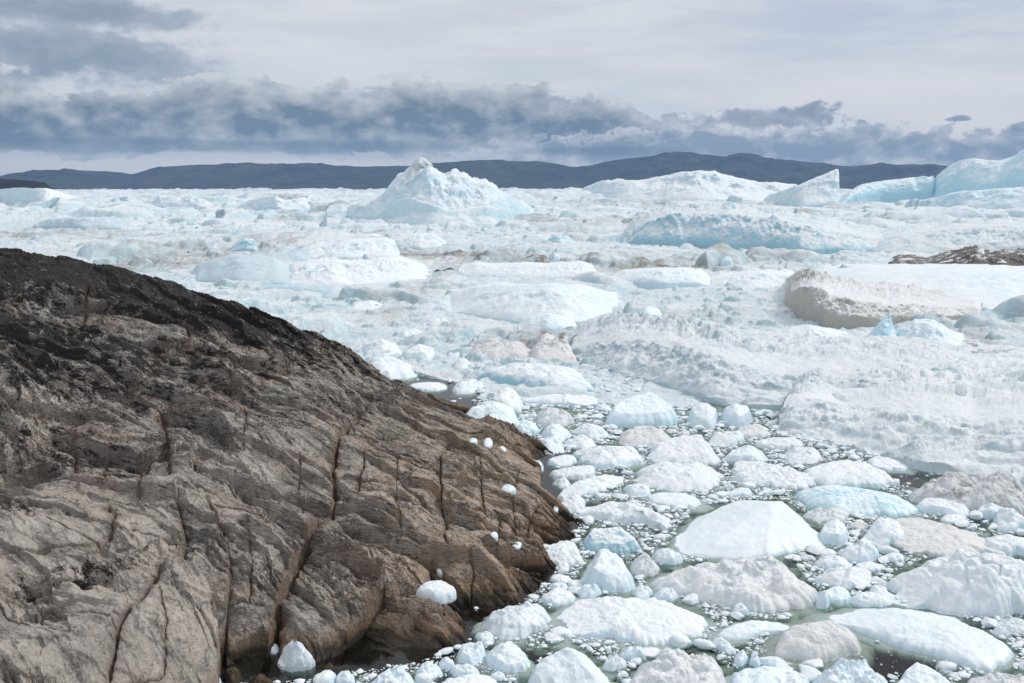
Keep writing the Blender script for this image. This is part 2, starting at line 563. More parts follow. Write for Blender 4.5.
F([(717, 632), (735, 622), (760, 619), (790, 622), (793, 629), (765, 633), (742, 640), (725, 640)], 0.45, 'dome', 'clean',
  'clean white lens shaped floe behind the cluster of round chunks', 'lens shaped floe', foot=0.35, rough=0.6)
F([(887, 590), (897, 572), (925, 559), (960, 555), (1036, 555), (1036, 612), (990, 617), (955, 613), (920, 605), (895, 598)], 2.3, 'dome', 'rough',
  'big white mound with fluted sides and a dirty waterline', 'fluted mound', foot=0.05, name='iceberg', cat='iceberg')
F([(650, 580), (662, 566), (700, 562), (735, 560), (765, 550), (790, 560), (797, 574), (815, 590), (822, 604), (790, 611), (760, 612), (720, 604), (690, 594), (660, 591)], 1.3, 'rubble', 'dirty',
  'broad dirty pinkish grey floe in front of the flat faced block', 'broad dirty floe', peak=(768, 556), foot=0.22)
F([(671, 547), (680, 526), (705, 506), (745, 501), (783, 501), (808, 518), (830, 541), (800, 549), (765, 557), (735, 561), (698, 556)], 1.7, 'facet', 'clean',
  'large flat faced block of smooth bluish white ice', 'flat faced block', peak=(772, 505), foot=0.14, rough=0.4, name='iceberg', cat='iceberg', seed=77, lift=0.45,
  planes=[(-112, 0.18), (-48, 0.12), (-5, 0.15), (90, 0.5), (175, 0.05)])
F([(579, 576), (585, 565), (596, 551), (603, 546), (615, 553), (630, 569), (635, 584), (628, 593), (605, 591), (588, 584)], 1.6, 'facet', 'clean',
  'white pyramid shaped floe with dimpled face behind the long oval floe', 'pyramid shaped floe', peak=(604, 550), foot=0.21, rough=0.9)
F([(582, 538), (590, 526), (605, 527), (618, 526), (632, 534), (644, 549), (632, 553), (605, 553), (588, 549)], 1.2, 'facet', 'under',
  'angular white floe with a pale blue notch beside the rock shore', 'blue notched floe', peak=(618, 529), foot=0.14)
F([(526, 549), (545, 545), (565, 538), (578, 541), (581, 553), (584, 560), (565, 567), (545, 563)], 0.6, 'rubble', 'rough',
  'heaped rough white ice jammed against the rock shore', 'jammed white heap', foot=0.06)
F([(582, 509), (590, 501), (620, 500), (645, 506), (662, 515), (673, 529), (668, 535), (650, 523), (620, 522), (590, 518)], 0.8, 'dome', 'rough',
  'long fluffy white floe curving away from the rock shore', 'curved fluffy floe', foot=0.05, rough=1.3)
F((554, 494, 587, 514), 0.8, 'dome', 'rough', 'round rough white floe close to the tip of the rock', 'round rough floe', foot=0.05, rough=1.3)
F([(559, 493), (575, 483), (605, 473), (622, 473), (621, 482), (600, 492), (572, 497)], 0.6, 'dome', 'white', 'elongated white floe lying slantwise off the rock tip', 'slanted elongated floe', foot=0.06)
F((623, 483, 651, 497), 0.6, 'dome', 'white', 'small rounded white floe beside the dark water pool', None)
F((647, 490, 701, 508), 0.5, 'slab', 'clean', 'clean flat white floe just behind the flat faced block', 'clean flat floe', foot=0.28, rough=0.6)
F((631, 462, 723, 492), 1.0, 'dome', 'rough', 'broad dimpled white floe with a green waterline', 'broad dimpled floe', foot=0.08)
F([(646, 456), (655, 444), (672, 437), (704, 432), (708, 443), (716, 451), (723, 464), (690, 465), (655, 463)], 1.3, 'facet', 'rough',
  'stepped white floe with a low cliff behind the broad dimpled floe', 'stepped white floe', peak=(700, 436), foot=0.05)
F((572, 444, 641, 469), 1.1, 'dome', 'white', 'low white floe with green edges near the rock tip', 'green edged floe', foot=0.17)
F([(728, 466), (738, 460), (760, 461), (790, 468), (815, 477), (819, 484), (795, 490), (770, 487), (740, 482)], 0.9, 'slab', 'rough',
  'long lumpy white floe with an undercut front edge', 'long lumpy floe', foot=0.04, rough=1.4)
F([(799, 471), (815, 464), (845, 458), (870, 464), (888, 476), (896, 483), (880, 489), (845, 487), (815, 483)], 1.0, 'slab', 'white',
  'flat white floe just behind the blue veined floe', 'flat topped floe', foot=0.05)
F([(792, 493), (815, 485), (838, 482), (862, 487), (890, 492), (915, 504), (923, 513), (895, 516), (845, 514), (808, 506)], 1.1, 'dome', 'blue',
  'blue veined floe with a turquoise end', 'blue veined floe', foot=0.14, rough=0.8)
F([(905, 490), (925, 477), (950, 473), (985, 474), (1036, 480), (1036, 515), (985, 514), (940, 508)], 1.8, 'rubble', 'debris',
  'lumpy ice heap with dark brown debris on its crest', 'debris crested heap', name='iceberg', cat='iceberg')
F([(885, 521), (910, 516), (940, 520), (985, 538), (1007, 548), (1002, 556), (960, 558), (920, 554), (890, 547)], 0.8, 'slab', 'grey',
  'flat brown stained floe streaked with dirt', 'brown stained floe', foot=0.04)
F((859, 520, 909, 546), 0.9, 'dome', 'white', 'clean white lobe of ice joined to the brown stained floe', None)
F((805, 508, 849, 523), 0.6, 'rubble', 'dirty', 'small dusty heap in front of the blue veined floe', None)
F([(604, 421), (615, 410), (632, 400), (645, 394), (652, 391), (662, 402), (675, 412), (679, 424), (650, 428), (615, 427)], 2.4, 'facet', 'pale',
  'pale hipped floe with a smooth slanting face below the long pitted ridge', 'pale hipped floe', peak=(650, 394), rough=0.7, name='iceberg', cat='iceberg')
F((618, 426, 673, 447), 1.0, 'dome', 'grey', 'pinkish brown stained floe in front of the pale hipped floe', 'pinkish stained floe')
F((687, 402, 719, 430), 2.0, 'facet', 'clean', 'squarish twin block of white ice with rounded corners', 'squarish twin block', rough=0.8)
F((720, 404, 752, 428), 1.9, 'facet', 'clean', 'triangular white block next to the squarish twin block', 'triangular block', peak=(732, 406), rough=0.8)
F((707, 431, 745, 447), 0.9, 'dome', 'rough', 'round topped white floe in front of the triangular block', 'round topped floe')
F([(721, 460), (730, 450), (745, 444), (760, 447), (771, 460), (750, 463), (735, 463)], 1.1, 'facet', 'clean', 'white floe with a blue shadowed notch behind the long lumpy floe', None, peak=(748, 446))
F((736, 423, 769, 437), 0.6, 'rubble', 'dirty', 'low dusty floe between the triangular block and the dusty ice shelf', None)
F((752, 435, 803, 450), 0.7, 'slab', 'rough', 'flat rough floe at the edge of the loose brash', 'flat rough floe')
F((783, 447, 824, 466), 0.7, 'rubble', 'rough', 'pebbly white floe near the flat topped floe', 'pebbly white floe')
F([(866, 459), (885, 455), (905, 463), (911, 469), (890, 471), (872, 467)], 0.6, 'slab', 'white', 'slim white floe bordering the green water pool', 'slim white floe', foot=0.28)
F([(915, 503), (930, 494), (950, 498), (972, 509), (968, 518), (945, 514), (925, 511)], 0.8, 'facet', 'white', 'knobbly white floe in front of the debris crested heap', None)
F((941, 514, 966, 524), 0.35, 'slab', 'white', 'thin flat white floe beside the knobbly white floe', None)
F([(973, 515), (980, 506), (992, 507), (1001, 503), (1007, 510), (1003, 518), (985, 519)], 0.9, 'facet', 'white', 'jagged white chunk standing in dark water', 'jagged white chunk')
F((994, 510, 1036, 532), 1.0, 'dome', 'white', 'rounded white floe behind the row of sharp chunks', None)
F([(981, 547), (984, 528), (996, 535), (1010, 541), (1014, 534), (1034, 540), (1034, 555), (1000, 556)], 0.9, 'facet', 'white', 'sharp edged white chunk behind the fluted mound', None)
F((811, 566, 877, 590), 0.8, 'dome', 'rough', 'plump white floe behind the small upright block', 'plump white floe', foot=0.06)
F((814, 555, 853, 569), 0.5, 'dome', 'white', 'small oval white floe behind the plump white floe', None)
F((838, 544, 880, 563), 0.8, 'dome', 'white', 'white floe with a rounded hump behind the plump white floe', None)
F((881, 552, 905, 562), 0.35, 'dome', 'white', 'small almond shaped floe behind the fluted mound', None)
F((855, 560, 886, 572), 0.4, 'slab', 'white', 'thin pale floe between the humped floe and the fluted mound', None)
F((822, 586, 851, 603), 0.5, 'slab', 'pale', 'pale flat floe behind the long diagonal floe', None, foot=0.28)
F((848, 591, 897, 607), 0.5, 'dome', 'white', 'bumpy white floe along the back of the long diagonal floe', None)
F((869, 586, 889, 597), 0.4, 'dome', 'white', 'tiny oval floe by the dark gap at the fluted mound', None)
F([(815, 608), (817, 596), (825, 589), (830, 598), (828, 609)], 0.9, 'facet', 'clean', 'small upright block on the edge of the broad dirty floe', None, peak=(824, 591))
F([(817, 539), (822, 527), (833, 519), (843, 522), (850, 534), (845, 546), (828, 544)], 1.1, 'facet', 'clean', 'upturned pale slab leaning beside the flat faced block', None, peak=(836, 521))
F([(629, 565), (640, 553), (655, 557), (660, 570), (648, 578), (634, 574)], 0.8, 'rubble', 'dirty', 'dusty rubble floe beside the pyramid shaped floe', None)
F([(650, 557), (660, 545), (675, 550), (685, 560), (670, 566)], 0.7, 'facet', 'clean', 'bluish white wedge at the corner of the broad dirty floe', None)
F((632, 586, 653, 602), 0.5, 'dome', 'white', 'oval white chunk behind the long oval floe', None)
F((652, 587, 678, 602), 0.5, 'rubble', 'white', 'lumpy white chunk close behind the long oval floe', None)
F([(731, 612), (735, 603), (741, 601), (751, 612), (745, 616)], 0.5, 'facet', 'white', 'pointed little wedge in front of the broad dirty floe', None)
F([(711, 640), (718, 636), (730, 645), (739, 654), (728, 655), (717, 648)], 0.45, 'dome', 'white', 'oblong white chunk between dark pools of water', None)
F((734, 650, 750, 667), 0.5, 'dome', 'white', 'bean shaped round chunk in the cluster', None)
F((749, 654, 761, 668), 0.45, 'dome', 'white', 'egg shaped round chunk in the cluster beside the pale slab', None)
F([(758, 655), (770, 653), (785, 662), (796, 670), (780, 672), (765, 665)], 0.45, 'slab', 'white', 'ridged white chunk in front of the grey dusty dome', None)
F((727, 664, 808, 704), 0.7, 'slab', 'pale', 'pale flat slab beside the granular grey floe', 'pale flat slab', foot=0.17)
F([(811, 690), (818, 672), (832, 659), (850, 664), (866, 657), (880, 668), (892, 685), (885, 705), (820, 705)], 1.0, 'rubble', 'clean',
  'white floe with broken ridged top in front of the grey dusty dome', 'ridged top floe', foot=0.17)
F([(891, 690), (900, 676), (918, 661), (930, 665), (945, 678), (958, 692), (950, 705), (895, 705)], 0.9, 'facet', 'clean', 'pointed white floe in front of the dark green water', None, peak=(918, 664))
F((962, 667, 1036, 706), 0.8, 'rubble', 'dirty', 'low dusty floe at the corner beyond the long diagonal floe', None)
F((779, 669, 812, 700), 0.6, 'dome', 'white', 'rounded white floe between the pale slab and the ridged top floe', None)
F((600, 655, 627, 671), 0.45, 'rubble', 'rough', 'crumbly white chunk beside the blunt peaked floe', None)
F((618, 646, 646, 660), 0.5, 'dome', 'white', 'smooth whitish chunk under the long oval floe rim', None, foot=0.28)
F((457, 644, 486, 665), 0.7, 'dome', 'white', 'rounded half sunken white floe by the rough white floe', 'half sunken floe', foot=0.20)
F((474, 631, 494, 643), 0.3, 'dome', 'white', 'tiny white floe in the inlet beside the rough white floe', None)
F((416, 660, 443, 678), 0.5, 'dome', 'white', 'pale rounded floe off the lowest rock ledge', None)
F((438, 657, 455, 670), 0.45, 'facet', 'white', 'square white chunk off the lowest rock ledge', None)
F((450, 662, 480, 680), 0.5, 'facet', 'white', 'tilted white slab near the half sunken floe', None)
F((367, 669, 418, 700), 0.9, 'dome', 'clean', 'bright smooth white floe below the rock ledge', 'bright smooth floe')
F((438, 673, 500, 700), 0.45, 'slab', 'white', 'thin broken slab in front of the tilted white slab', None)
F((490, 671, 506, 681), 0.3, 'dome', 'white', 'tiny chunk beside the green shelved floe', None)
F((335, 670, 356, 688), 0.5, 'dome', 'white', 'white lump next to the bright smooth floe under the rock', None)
F((550, 573, 574, 584), 0.35, 'slab', 'white', 'small white plate close to the rock shore', None)
F((549, 582, 568, 592), 0.35, 'dome', 'white', 'small white plate behind the flat white floe', None)
F((565, 579, 583, 589), 0.3, 'slab', 'white', 'tiny plate beside the pyramid shaped floe', None)
F((579, 584, 602, 599), 0.5, 'rubble', 'white', 'twin lobed chunk between the pyramid and the flat white floe', None)
F((555, 562, 570, 570), 0.3, 'dome', 'white', 'bean sized chunk under the jammed white heap', None)
# towards the back
F((571, 424, 609, 439), 0.9, 'dome', 'white', 'lumpy white floe in front of the pinkish cluster', None)
F((562, 436, 596, 449), 0.7, 'dome', 'white', 'low white floe beside the dark gap at the rock tip', None)
F((540, 425, 573, 442), 1.0, 'dome', 'pale', 'pale blue floe behind the rock tip', 'pale blue floe')
F((547, 455, 577, 467), 0.6, 'slab', 'white', 'small white floe in the grey water off the rock tip', None)
F((551, 465, 596, 479), 0.6, 'slab', 'rough', 'broken flat floe in the grey water off the rock tip', None)
F((552, 478, 570, 488), 0.5, 'dome', 'white', 'lone small chunk in the grey water off the rock', None)
F([(476, 373), (500, 364), (540, 362), (575, 366), (588, 380), (594, 393), (560, 394), (530, 386), (500, 379)], 2.6, 'slab', 'under',
  'white slab with a dark turquoise underside at its end', 'turquoise ended slab', foot=0.02, rough=0.8, lift=0.8, name='iceberg', cat='iceberg')
F((460, 404, 522, 433), 2.0, 'dome', 'pale', 'pale smooth domed floe right behind the rock shore', 'pale smooth dome', rough=0.6)
F([(487, 408), (495, 395), (507, 386), (522, 398), (523, 411), (505, 413)], 1.7, 'facet', 'white', 'twin peaked white chunk behind the pale smooth dome', None, peak=(507, 388))
F((513, 422, 540, 436), 1.1, 'dome', 'pale', 'small pale dome touching the rock shore', None)
F((535, 408, 574, 427), 1.2, 'rubble', 'dirty', 'pinkish dusty floe behind the pale blue floe', 'pinkish dusty floe')
F((358, 357, 421, 381), 2.0, 'dome', 'clean', 'smooth white floe in the bay behind the rock shoulder', 'smooth bay floe', rough=0.6)
F((398, 344, 438, 361), 1.8, 'facet', 'white', 'white floe with a pointed back behind the smooth bay floe', None)
F((358, 340, 402, 357), 1.6, 'dome', 'white', 'round white floe touching the rock shoulder', None)
F((444, 349, 463, 359), 0.9, 'dome', 'white', 'small white dome amid the brash behind the channel', None)
F((453, 359, 472, 372), 1.1, 'dome', 'white', 'small rounded floe behind the turquoise ended slab', None)
F((406, 381, 447, 391), 0.5, 'slab', 'white', 'thin white floe lying across the grey channel', 'thin channel floe')
F((450, 376, 486, 395), 0.9, 'rubble', 'white', 'crumbled white floe beside the grey channel', None)
F((522, 394, 602, 407), 0.9, 'slab', 'white', 'long flat floe below the turquoise ended slab', 'long flat floe')
F((470, 338, 536, 363), 2.0, 'dome', 'debris', 'brown debris covered mound among white brash', 'brown debris mound', name='iceberg', cat='iceberg')
F((530, 335, 578, 367), 2.0, 'rubble', 'grey', 'dusty pinkish mound beside the brown debris mound', 'dusty pinkish mound', name='iceberg', cat='iceberg')
F((620, 314, 655, 331), 2.4, 'facet', 'clean', 'small clean wedge floe behind the long pitted ridge', None)
F((636, 306, 664, 322), 1.5, 'dome', 'pale', 'small bluish dome behind the clean wedge floe', None)
for a in ((604, 366, 640, 376), (560, 300, 590, 312), (300, 318, 350, 330), (660, 326, 715, 342)):
    F(a, 0.8, 'slab', 'white', {604: 'flat white pan under the near end of the pitted ridge', 560: 'flat white pan beside the wide smooth berg',
                               300: 'flat white pan showing over the rock crest', 660: 'flat white pan behind the crest of the pitted ridge'}[a[0]])
for (x0, y0, x1, y1, s) in ((395, 330, 425, 343, 'white'), (425, 318, 452, 330, 'white'), (350, 300, 385, 312, 'white'), (470, 300, 492, 310, 'white')):
    F((x0, y0, x1, y1), 1.3, 'dome', s, {395: 'white floe behind the white pointed floe in the bay', 425: 'white floe amid grey brash in the bay',
                                        350: 'white floe far behind the rock crest', 470: 'white floe just in front of the wide smooth berg'}[x0])

# ------------------------------------------------------------------ bergs with a traced skyline
def interp_poly(pts, n):
    p = np.array(pts, float)
    d = np.concatenate([[0], np.cumsum(np.abs(np.diff(p[:, 0])) + 0.3 * np.abs(np.diff(p[:, 1])))])
    t = np.linspace(0, d[-1], n)
    return np.interp(t, d, p[:, 0]), np.interp(t, d, p[:, 1])


def berg(crest, base, setback, back, mat, label, face=0.35, rough=1.0, seed=1, freq=1.0, ends=0.06, name='iceberg', cat='iceberg',
         group=None, flute=0.0, second=None, plateau=0.0, wexp=None, sm=0.0, swell=0.0):
    """crest: skyline in the picture; base: waterline of the front; setback / back: metres from the front to the crest and
    from the crest to the back; face: exponent of the front (small = cliff)"""
    nu = int(np.clip((crest[-1][0] - crest[0][0]) * 1.6, 40, 420)); nt = 110
    cu, cv = interp_poly(crest, nu)
    bp = np.array(base, float)
    bv = np.interp(cu, bp[:, 0], bp[:, 1])

    def soft(a, w):
        w = max(3, int(w) | 1)
        ker = np.hanning(w + 2)[1:-1]; ker /= ker.sum()
        return np.convolve(np.pad(a, w // 2, mode='reflect', reflect_type='odd'), ker, 'valid')
    bv = soft(bv, nu / 5)
    if sm:
        cv = soft(cv, nu * sm)
    bx, by = at_z(cu, bv, 0.0)
    s = np.linspace(0, 1, nu)
    e = np.clip(np.minimum(s, 1 - s) / ends, 0, 1)
    wid = 0.06 + 0.94 * np.sqrt(e * (2 - e)) if wexp is None else 0.03 + 0.97 * e ** wexp
    yc = by + setback * wid
    cx, cz = at_y(cu, cv, yc)
    cz = np.maximum(cz, 0.15)
    tw = plateau * wid
    tF = np.linspace(0, 1, int(nt * 0.55)); tB = np.linspace(0, 1, nt - len(tF) + 1)[1:]
    rng = np.random.default_rng(seed)
    sx = rng.uniform(0, 99)
    L = max(2.0, float(np.mean(cz))) / freq
    rows = []
    for t in tF:
        y = by + (yc - by) * t
        h = cz * (t ** face)
        rows.append((y, h))
    for t in tB:
        y = yc + (tw + back * wid) * t
        pl = tw / (tw + back * wid)
        h = cz * np.where(t < pl, 1 - 0.05 * t, np.clip(1 - ((t - pl) / (1 - pl + 1e-6)) ** 1.6, 0, 1) ** 0.8)
        rows.append((y, h))
    Y = np.array([r[0] for r in rows]); Z = np.array([r[1] for r in rows])
    X = cx[None] * (Y / yc[None])
    front = np.concatenate([tF, np.ones(len(tB))])[:, None]
    isf = (np.arange(nt) < len(tF))[:, None]
    away = np.abs(front - 1) * 1.0 + np.where(isf, 0, np.concatenate([np.zeros(len(tF)), tB])[:, None])
    keep = np.clip(away * 3, 0, 1)
    N1 = fbm3(X / (1.3 * L) + sx, Y / (1.3 * L), Z / (1.3 * L), 5, 0.55)
    N2 = ridged2(X / (2.2 * L) + sx, Y / (1.4 * L) + Z / (1.1 * L), 4)
    Z = Z * (1 + rough * keep * (0.28 * N1 + 0.10 * (N2 - 0.4)))
    if swell:      # broken overlapping ridges lying across the slope
        w1 = ridged2(X / 11 + 0.35 * noise2(X / 5, Y / 5) + sx, Y / 4.2 + X / 14 + 0.4 * noise2(X / 6 + 3, Y / 6), 4, 0.55)
        g = worley2(X / 3.4 + sx, Y / 2.0 + 0.3 * noise2(X, Y), 17)
        Z = Z + keep * swell * (0.75 * (w1 - 0.5) + 0.55 * (hash01(g[2], g[3], 3) - 0.5) * np.clip((g[1] - g[0]) * 5, 0, 1) + 0.5 * (hash01(g[2], g[3], 5) - 0.5) * g[5])
        Z = np.maximum(Z, 0.03)
    Z = Z + rough * (1 - keep) * 0.035 * L * fbm2(X / (0.35 * L) + sx, Y * 0 + sx, 3)
    if second is not None:      # a lower step in front, as (fraction of depth, height fraction)
        for (tt, hf, w) in second:
            g = np.exp(-((front - tt) / w) ** 2) * isf
            Z = np.maximum(Z, g * cz[None] * hf * (1 + 0.5 * noise2(X / (2.5 * L) + sx, X * 0 + tt)))
    Y2 = Y + rough * 0.35 * L * keep * np.clip(Z / (cz[None] + .1), 0, 1) * fbm3(X / (0.9 * L), Y / (2 * L) + sx, Z / (0.9 * L), 4)
    if flute:
        Y2 = Y2 + flute * L * (np.abs(noise2(X / (0.45 * L) + sx, Z / (3 * L))) - 0.3) * isf * np.clip(front * 3, 0, 1)
    X2 = X + rough * 0.12 * L * keep * noise3(X / L, Y / L + sx, Z / L)
    Z[0] = -1.0; Z[-1] = -1.0; Z[:, 0] = np.minimum(Z[:, 0], -0.3); Z[:, -1] = np.minimum(Z[:, -1], -0.3)
    V = np.stack([X2, Y2, Z], -1).reshape(-1, 3)
    org = np.array([V[:, 0].mean(), V[:, 1].mean(), 0.0])
    me = mesh_from('berg', V - org, grid_quads(nt, nu), None, M[mat])
    return link(name, me, tuple(org), label=label, category=cat, group=group)


peakberg = berg([(338, 217), (348, 208), (358, 204), (370, 203), (380, 198), (388, 188), (397, 177), (406, 171), (413, 166), (430, 166), (438, 171), (446, 176), (452, 174), (466, 175), (475, 180), (486, 181), (496, 188), (504, 194), (514, 198), (526, 204), (534, 211)],
     [(338, 219), (380, 226), (440, 227), (505, 226), (534, 217)], 42, 60, 'far_white', 'tall peaked iceberg crowned by a dirty knob against the dark hills', face=0.8, rough=1.0, seed=4, freq=1.5,
     second=[(0.22, 0.42, 0.10), (0.5, 0.62, 0.12)])
# its dirty crowning knob: a part of the berg
kx, ky = peakberg.location.x, peakberg.location.y


def knob(parent, u, v0, v1, upx, yd, mat):
    x0, z0 = at_y(u, v1, yd); _, z1 = at_y(u, v0, yd)
    r = upx / F_PX * yd / 2
    n, k = 40, 24
    th = np.linspace(0, 2 * math.pi, n, endpoint=False); t = np.linspace(0, 1, k)
    R = r * (1 - t ** 2.6) ** 0.6 * (1.25 - 0.35 * t)
    X = R[:, None] * np.cos(th); Y = R[:, None] * np.sin(th); Z = (z1 - z0) * t[:, None] + 0 * X
    N = fbm3(X / 4, Y / 4, Z / 4, 4)
    X = X * (1 + 0.5 * N); Y = Y * (1 + 0.5 * N); Z = Z + 1.6 * noise3(X / 3, Y / 3, Z / 3 + 5) * (t[:, None] > 0.1)
    V = np.stack([X + x0, Y + yd, Z + z0], -1).reshape(-1, 3) - np.array(parent.location)
    me = mesh_from('knob', V, grid_quads(k, n, True), None, M[mat])
    return link('pinnacle', me, (0, 0, 0), parent, label='dirty grey knob crowning the iceberg')


M['knob'] = ice_mat('dirty knob ice', grain=1.3, scale=0.3, top=(0.74, 0.76, 0.77, 1), steep=(0.60, 0.66, 0.69, 1), dirt=(0.22, 0.18, 0.15, 1), dirt_amt=0.35)
yk = float(at_z(420, 226.5)[1]) + 42
knob(peakberg, 422, 156.5, 182, 23, yk, 'knob')

berg([(572, 197), (585, 187), (600, 181), (620, 180), (645, 181), (660, 177), (680, 172), (700, 171), (715, 172), (735, 178), (760, 182), (785, 184), (800, 186)],
     [(572, 199), (620, 202), (700, 203), (800, 202)], 120, 160, 'far_white', 'long low smooth backed iceberg under the highest dark hill', face=0.75, rough=1.0, seed=9, sm=0.07, freq=1.0, second=[(0.35, 0.45, 0.15)])
berg([(764, 199), (772, 194), (790, 188), (805, 183), (820, 176), (836, 169), (838.6, 169.5), (839.2, 197)],
     [(764, 204), (800, 208), (840, 208)], 60, 90, 'far_white', 'wedge shaped iceberg ending in a sheer vertical edge', face=0.6, rough=0.9, seed=12, ends=0.02)
berg([(840, 202), (850, 192), (862, 185), (885, 181), (910, 179), (930, 177), (934, 176)],
     [(840, 206), (880, 205), (934, 205)], 30, 200, 'far_blue', 'flat topped turquoise cliff of ice beside the biggest iceberg', face=0.22, rough=0.5, seed=15, ends=0.04, flute=0.15, plateau=60)
berg([(931, 186), (937, 176), (948, 167), (960, 161), (975, 159), (985, 160), (1000, 161), (1012, 157), (1030, 150), (1060, 143), (1090, 152), (1120, 175)],
     [(931, 205), (960, 206), (1024, 208), (1120, 210)], 90, 260, 'far_blue', 'biggest iceberg with stepped pale turquoise walls', face=0.35, rough=0.7, seed=18, ends=0.03, second=[(0.12, 0.45, 0.10), (0.5, 0.62, 0.12)], flute=0.1)
berg([(905, 205), (925, 199), (960, 192), (1000, 188), (1040, 187), (1080, 190), (1120, 200)], [(905, 207), (960, 211), (1120, 214)], 40, 60, 'far_blue',
     'lower turquoise ice slope in front of the biggest iceberg', face=0.6, rough=0.8, seed=21)
berg([(622, 240), (635, 228), (650, 220), (670, 215), (700, 213), (730, 213), (755, 217), (775, 218), (800, 224), (820, 228), (845, 233), (870, 236), (905, 238)],
     [(622, 243), (660, 247), (710, 249), (760, 252), (800, 255), (850, 254), (905, 250)], 20, 150, 'far_wall', 'long cracked blue ice wall with a pale flat top', face=0.40, rough=0.9, seed=24, flute=0.35, freq=1.2, plateau=70)
berg([(850, 247), (880, 238), (920, 232), (960, 228), (1000, 226), (1040, 226), (1090, 235)], [(850, 250), (900, 256), (960, 257), (1090, 262)], 26, 120, 'far_wall',
     'low bluish ice bank behind the brown debris ridge', face=0.5, rough=0.9, seed=27, plateau=40)
# dirty berg with stones in its face, and the white slope that runs back from it
berg([(784, 302), (790, 292), (800, 287), (812, 286.5), (825, 289), (832, 295), (845, 297), (870, 301), (888, 304), (900, 303), (930, 305), (950, 306), (975, 306), (982, 311)],
     [(784, 306), (800, 320), (820, 329), (850, 331), (890, 329), (940, 322), (982, 318)], 5, 30, 'mid_brown', 'grey brown stone studded ice cliff with a white top', face=0.26, rough=0.7, seed=30, flute=0.35, freq=1.35, plateau=22, sm=0.02)
berg([(800, 290), (830, 281), (860, 275), (900, 272), (950, 271), (1000, 272), (1050, 276), (1100, 286)], [(800, 296), (870, 304), (960, 311), (1100, 318)], 26, 60, 'mid_clean',
     'wide smooth white slope behind the stone studded cliff', face=0.8, rough=0.35, seed=33, sm=0.07)
berg([(888, 266), (898, 260), (912, 259), (925, 263), (940, 258), (960, 253), (975, 250), (990, 256), (1010, 254), (1030, 252), (1070, 256)], [(888, 269), (930, 272), (980, 275), (1070, 276)], 18, 40, 'mid_debris',
     'dark brown debris ridge lying on the ice', face=0.7, rough=1.2, seed=36, name='debris_ridge', cat='debris ridge')
berg([(938, 267), (950, 262), (965, 256), (978, 250), (984, 249), (986, 262)], [(938, 270), (986, 270)], 6, 12, 'mid_white', 'small white tilted slab poking out of the debris ridge', face=0.5, rough=0.5, seed=39)
berg([(985, 270), (1000, 265), (1015, 262), (1035, 262), (1060, 270)], [(985, 273), (1060, 275)], 10, 20, 'mid_white', 'white snowy hump partly covering the debris ridge', face=0.6, rough=0.5, seed=40)
# the pointed fin
berg([(852, 343), (862, 339), (871, 333), (879, 324), (886, 316), (890, 314), (892, 322), (896, 333), (902, 341)], [(852, 345), (880, 348), (902, 347)], 3.2, 5, 'blue', 'pointed fin of clear ice with a blue foot', face=0.55, rough=0.8, seed=42, ends=0.02, name='ice_fin', cat='ice fin')
berg([(890, 340), (900, 330), (915, 322), (930, 323), (945, 330), (960, 340), (968, 346)], [(890, 346), (930, 352), (968, 350)], 5, 10, 'mid_white', 'rounded white hump with a blue cleft next to the pointed fin', face=0.6, rough=1.0, seed=43)
berg([(770, 340), (790, 331), (810, 327), (830, 331), (850, 338), (866, 344)], [(770, 347), (820, 350), (866, 350)], 5, 10, 'mid_white', 'low white hump between the pointed fin and the pitted ridge', face=0.7, rough=0.8, seed=44)
# long pitted ridge and the dusty shelf in front
berg([(570, 352), (580, 345), (600, 341), (612, 336), (625, 338), (650, 338), (680, 342), (710, 350), (735, 360), (760, 368), (790, 372), (820, 370), (850, 372), (890, 372), (930, 380), (960, 392), (985, 402), (1040, 405), (1090, 412)],
     [(570, 358), (600, 372), (650, 384), (690, 396), (720, 407), (750, 411), (790, 412), (850, 408), (930, 420), (1090, 440)], 11, 26, 'mid_textured', 'long pitted blue grey ice ridge sloping across the fjord', face=0.75, rough=0.9, seed=46, freq=1.5, sm=0.08, swell=0.55, ends=0.10, plateau=10)
berg([(776, 431), (781, 421), (790, 407), (802, 398), (815, 397), (830, 400), (850, 402), (880, 402), (915, 404), (950, 410), (975, 417), (1010, 414), (1060, 416), (1100, 425)],
     [(776, 433), (785, 436), (800, 439), (840, 446), (870, 455), (900, 466), (940, 474), (990, 484), (1100, 500)], 14, 30, 'mid_dusty', 'broad dusty ice shelf dotted with small pits', face=0.7, rough=1.0, seed=48, freq=1.5, sm=0.08, swell=0.75, ends=0.22, plateau=3, wexp=0.85)
# smooth bergs in the middle distance
berg([(192, 276), (198, 266), (212, 260), (235, 256), (260, 256), (275, 258), (288, 266), (296, 274), (302, 281)], [(192, 281), (240, 287), (302, 286)], 16, 25, 'far_grey', 'smooth grey blue dome shaped iceberg above the rock crest', face=0.5, rough=0.35, seed=50, sm=0.07)
berg([(280, 283), (292, 266), (310, 262), (335, 260), (350, 262), (372, 260), (392, 257), (410, 260), (424, 268), (432, 276)], [(280, 287), (330, 288), (390, 284), (432, 278)], 16, 26, 'mid_white', 'broad white rumpled iceberg beside the grey blue dome', face=0.6, rough=0.9, seed=52, sm=0.07)
berg([(443, 306), (455, 297), (475, 288), (500, 285), (530, 286), (560, 286), (585, 287), (605, 293), (618, 303), (624, 310)], [(443, 310), (500, 322), (560, 330), (590, 326), (624, 312)], 15, 22, 'mid_clean', 'wide smooth white iceberg with a faint central ridge', face=0.6, rough=0.5, seed=54, sm=0.07)
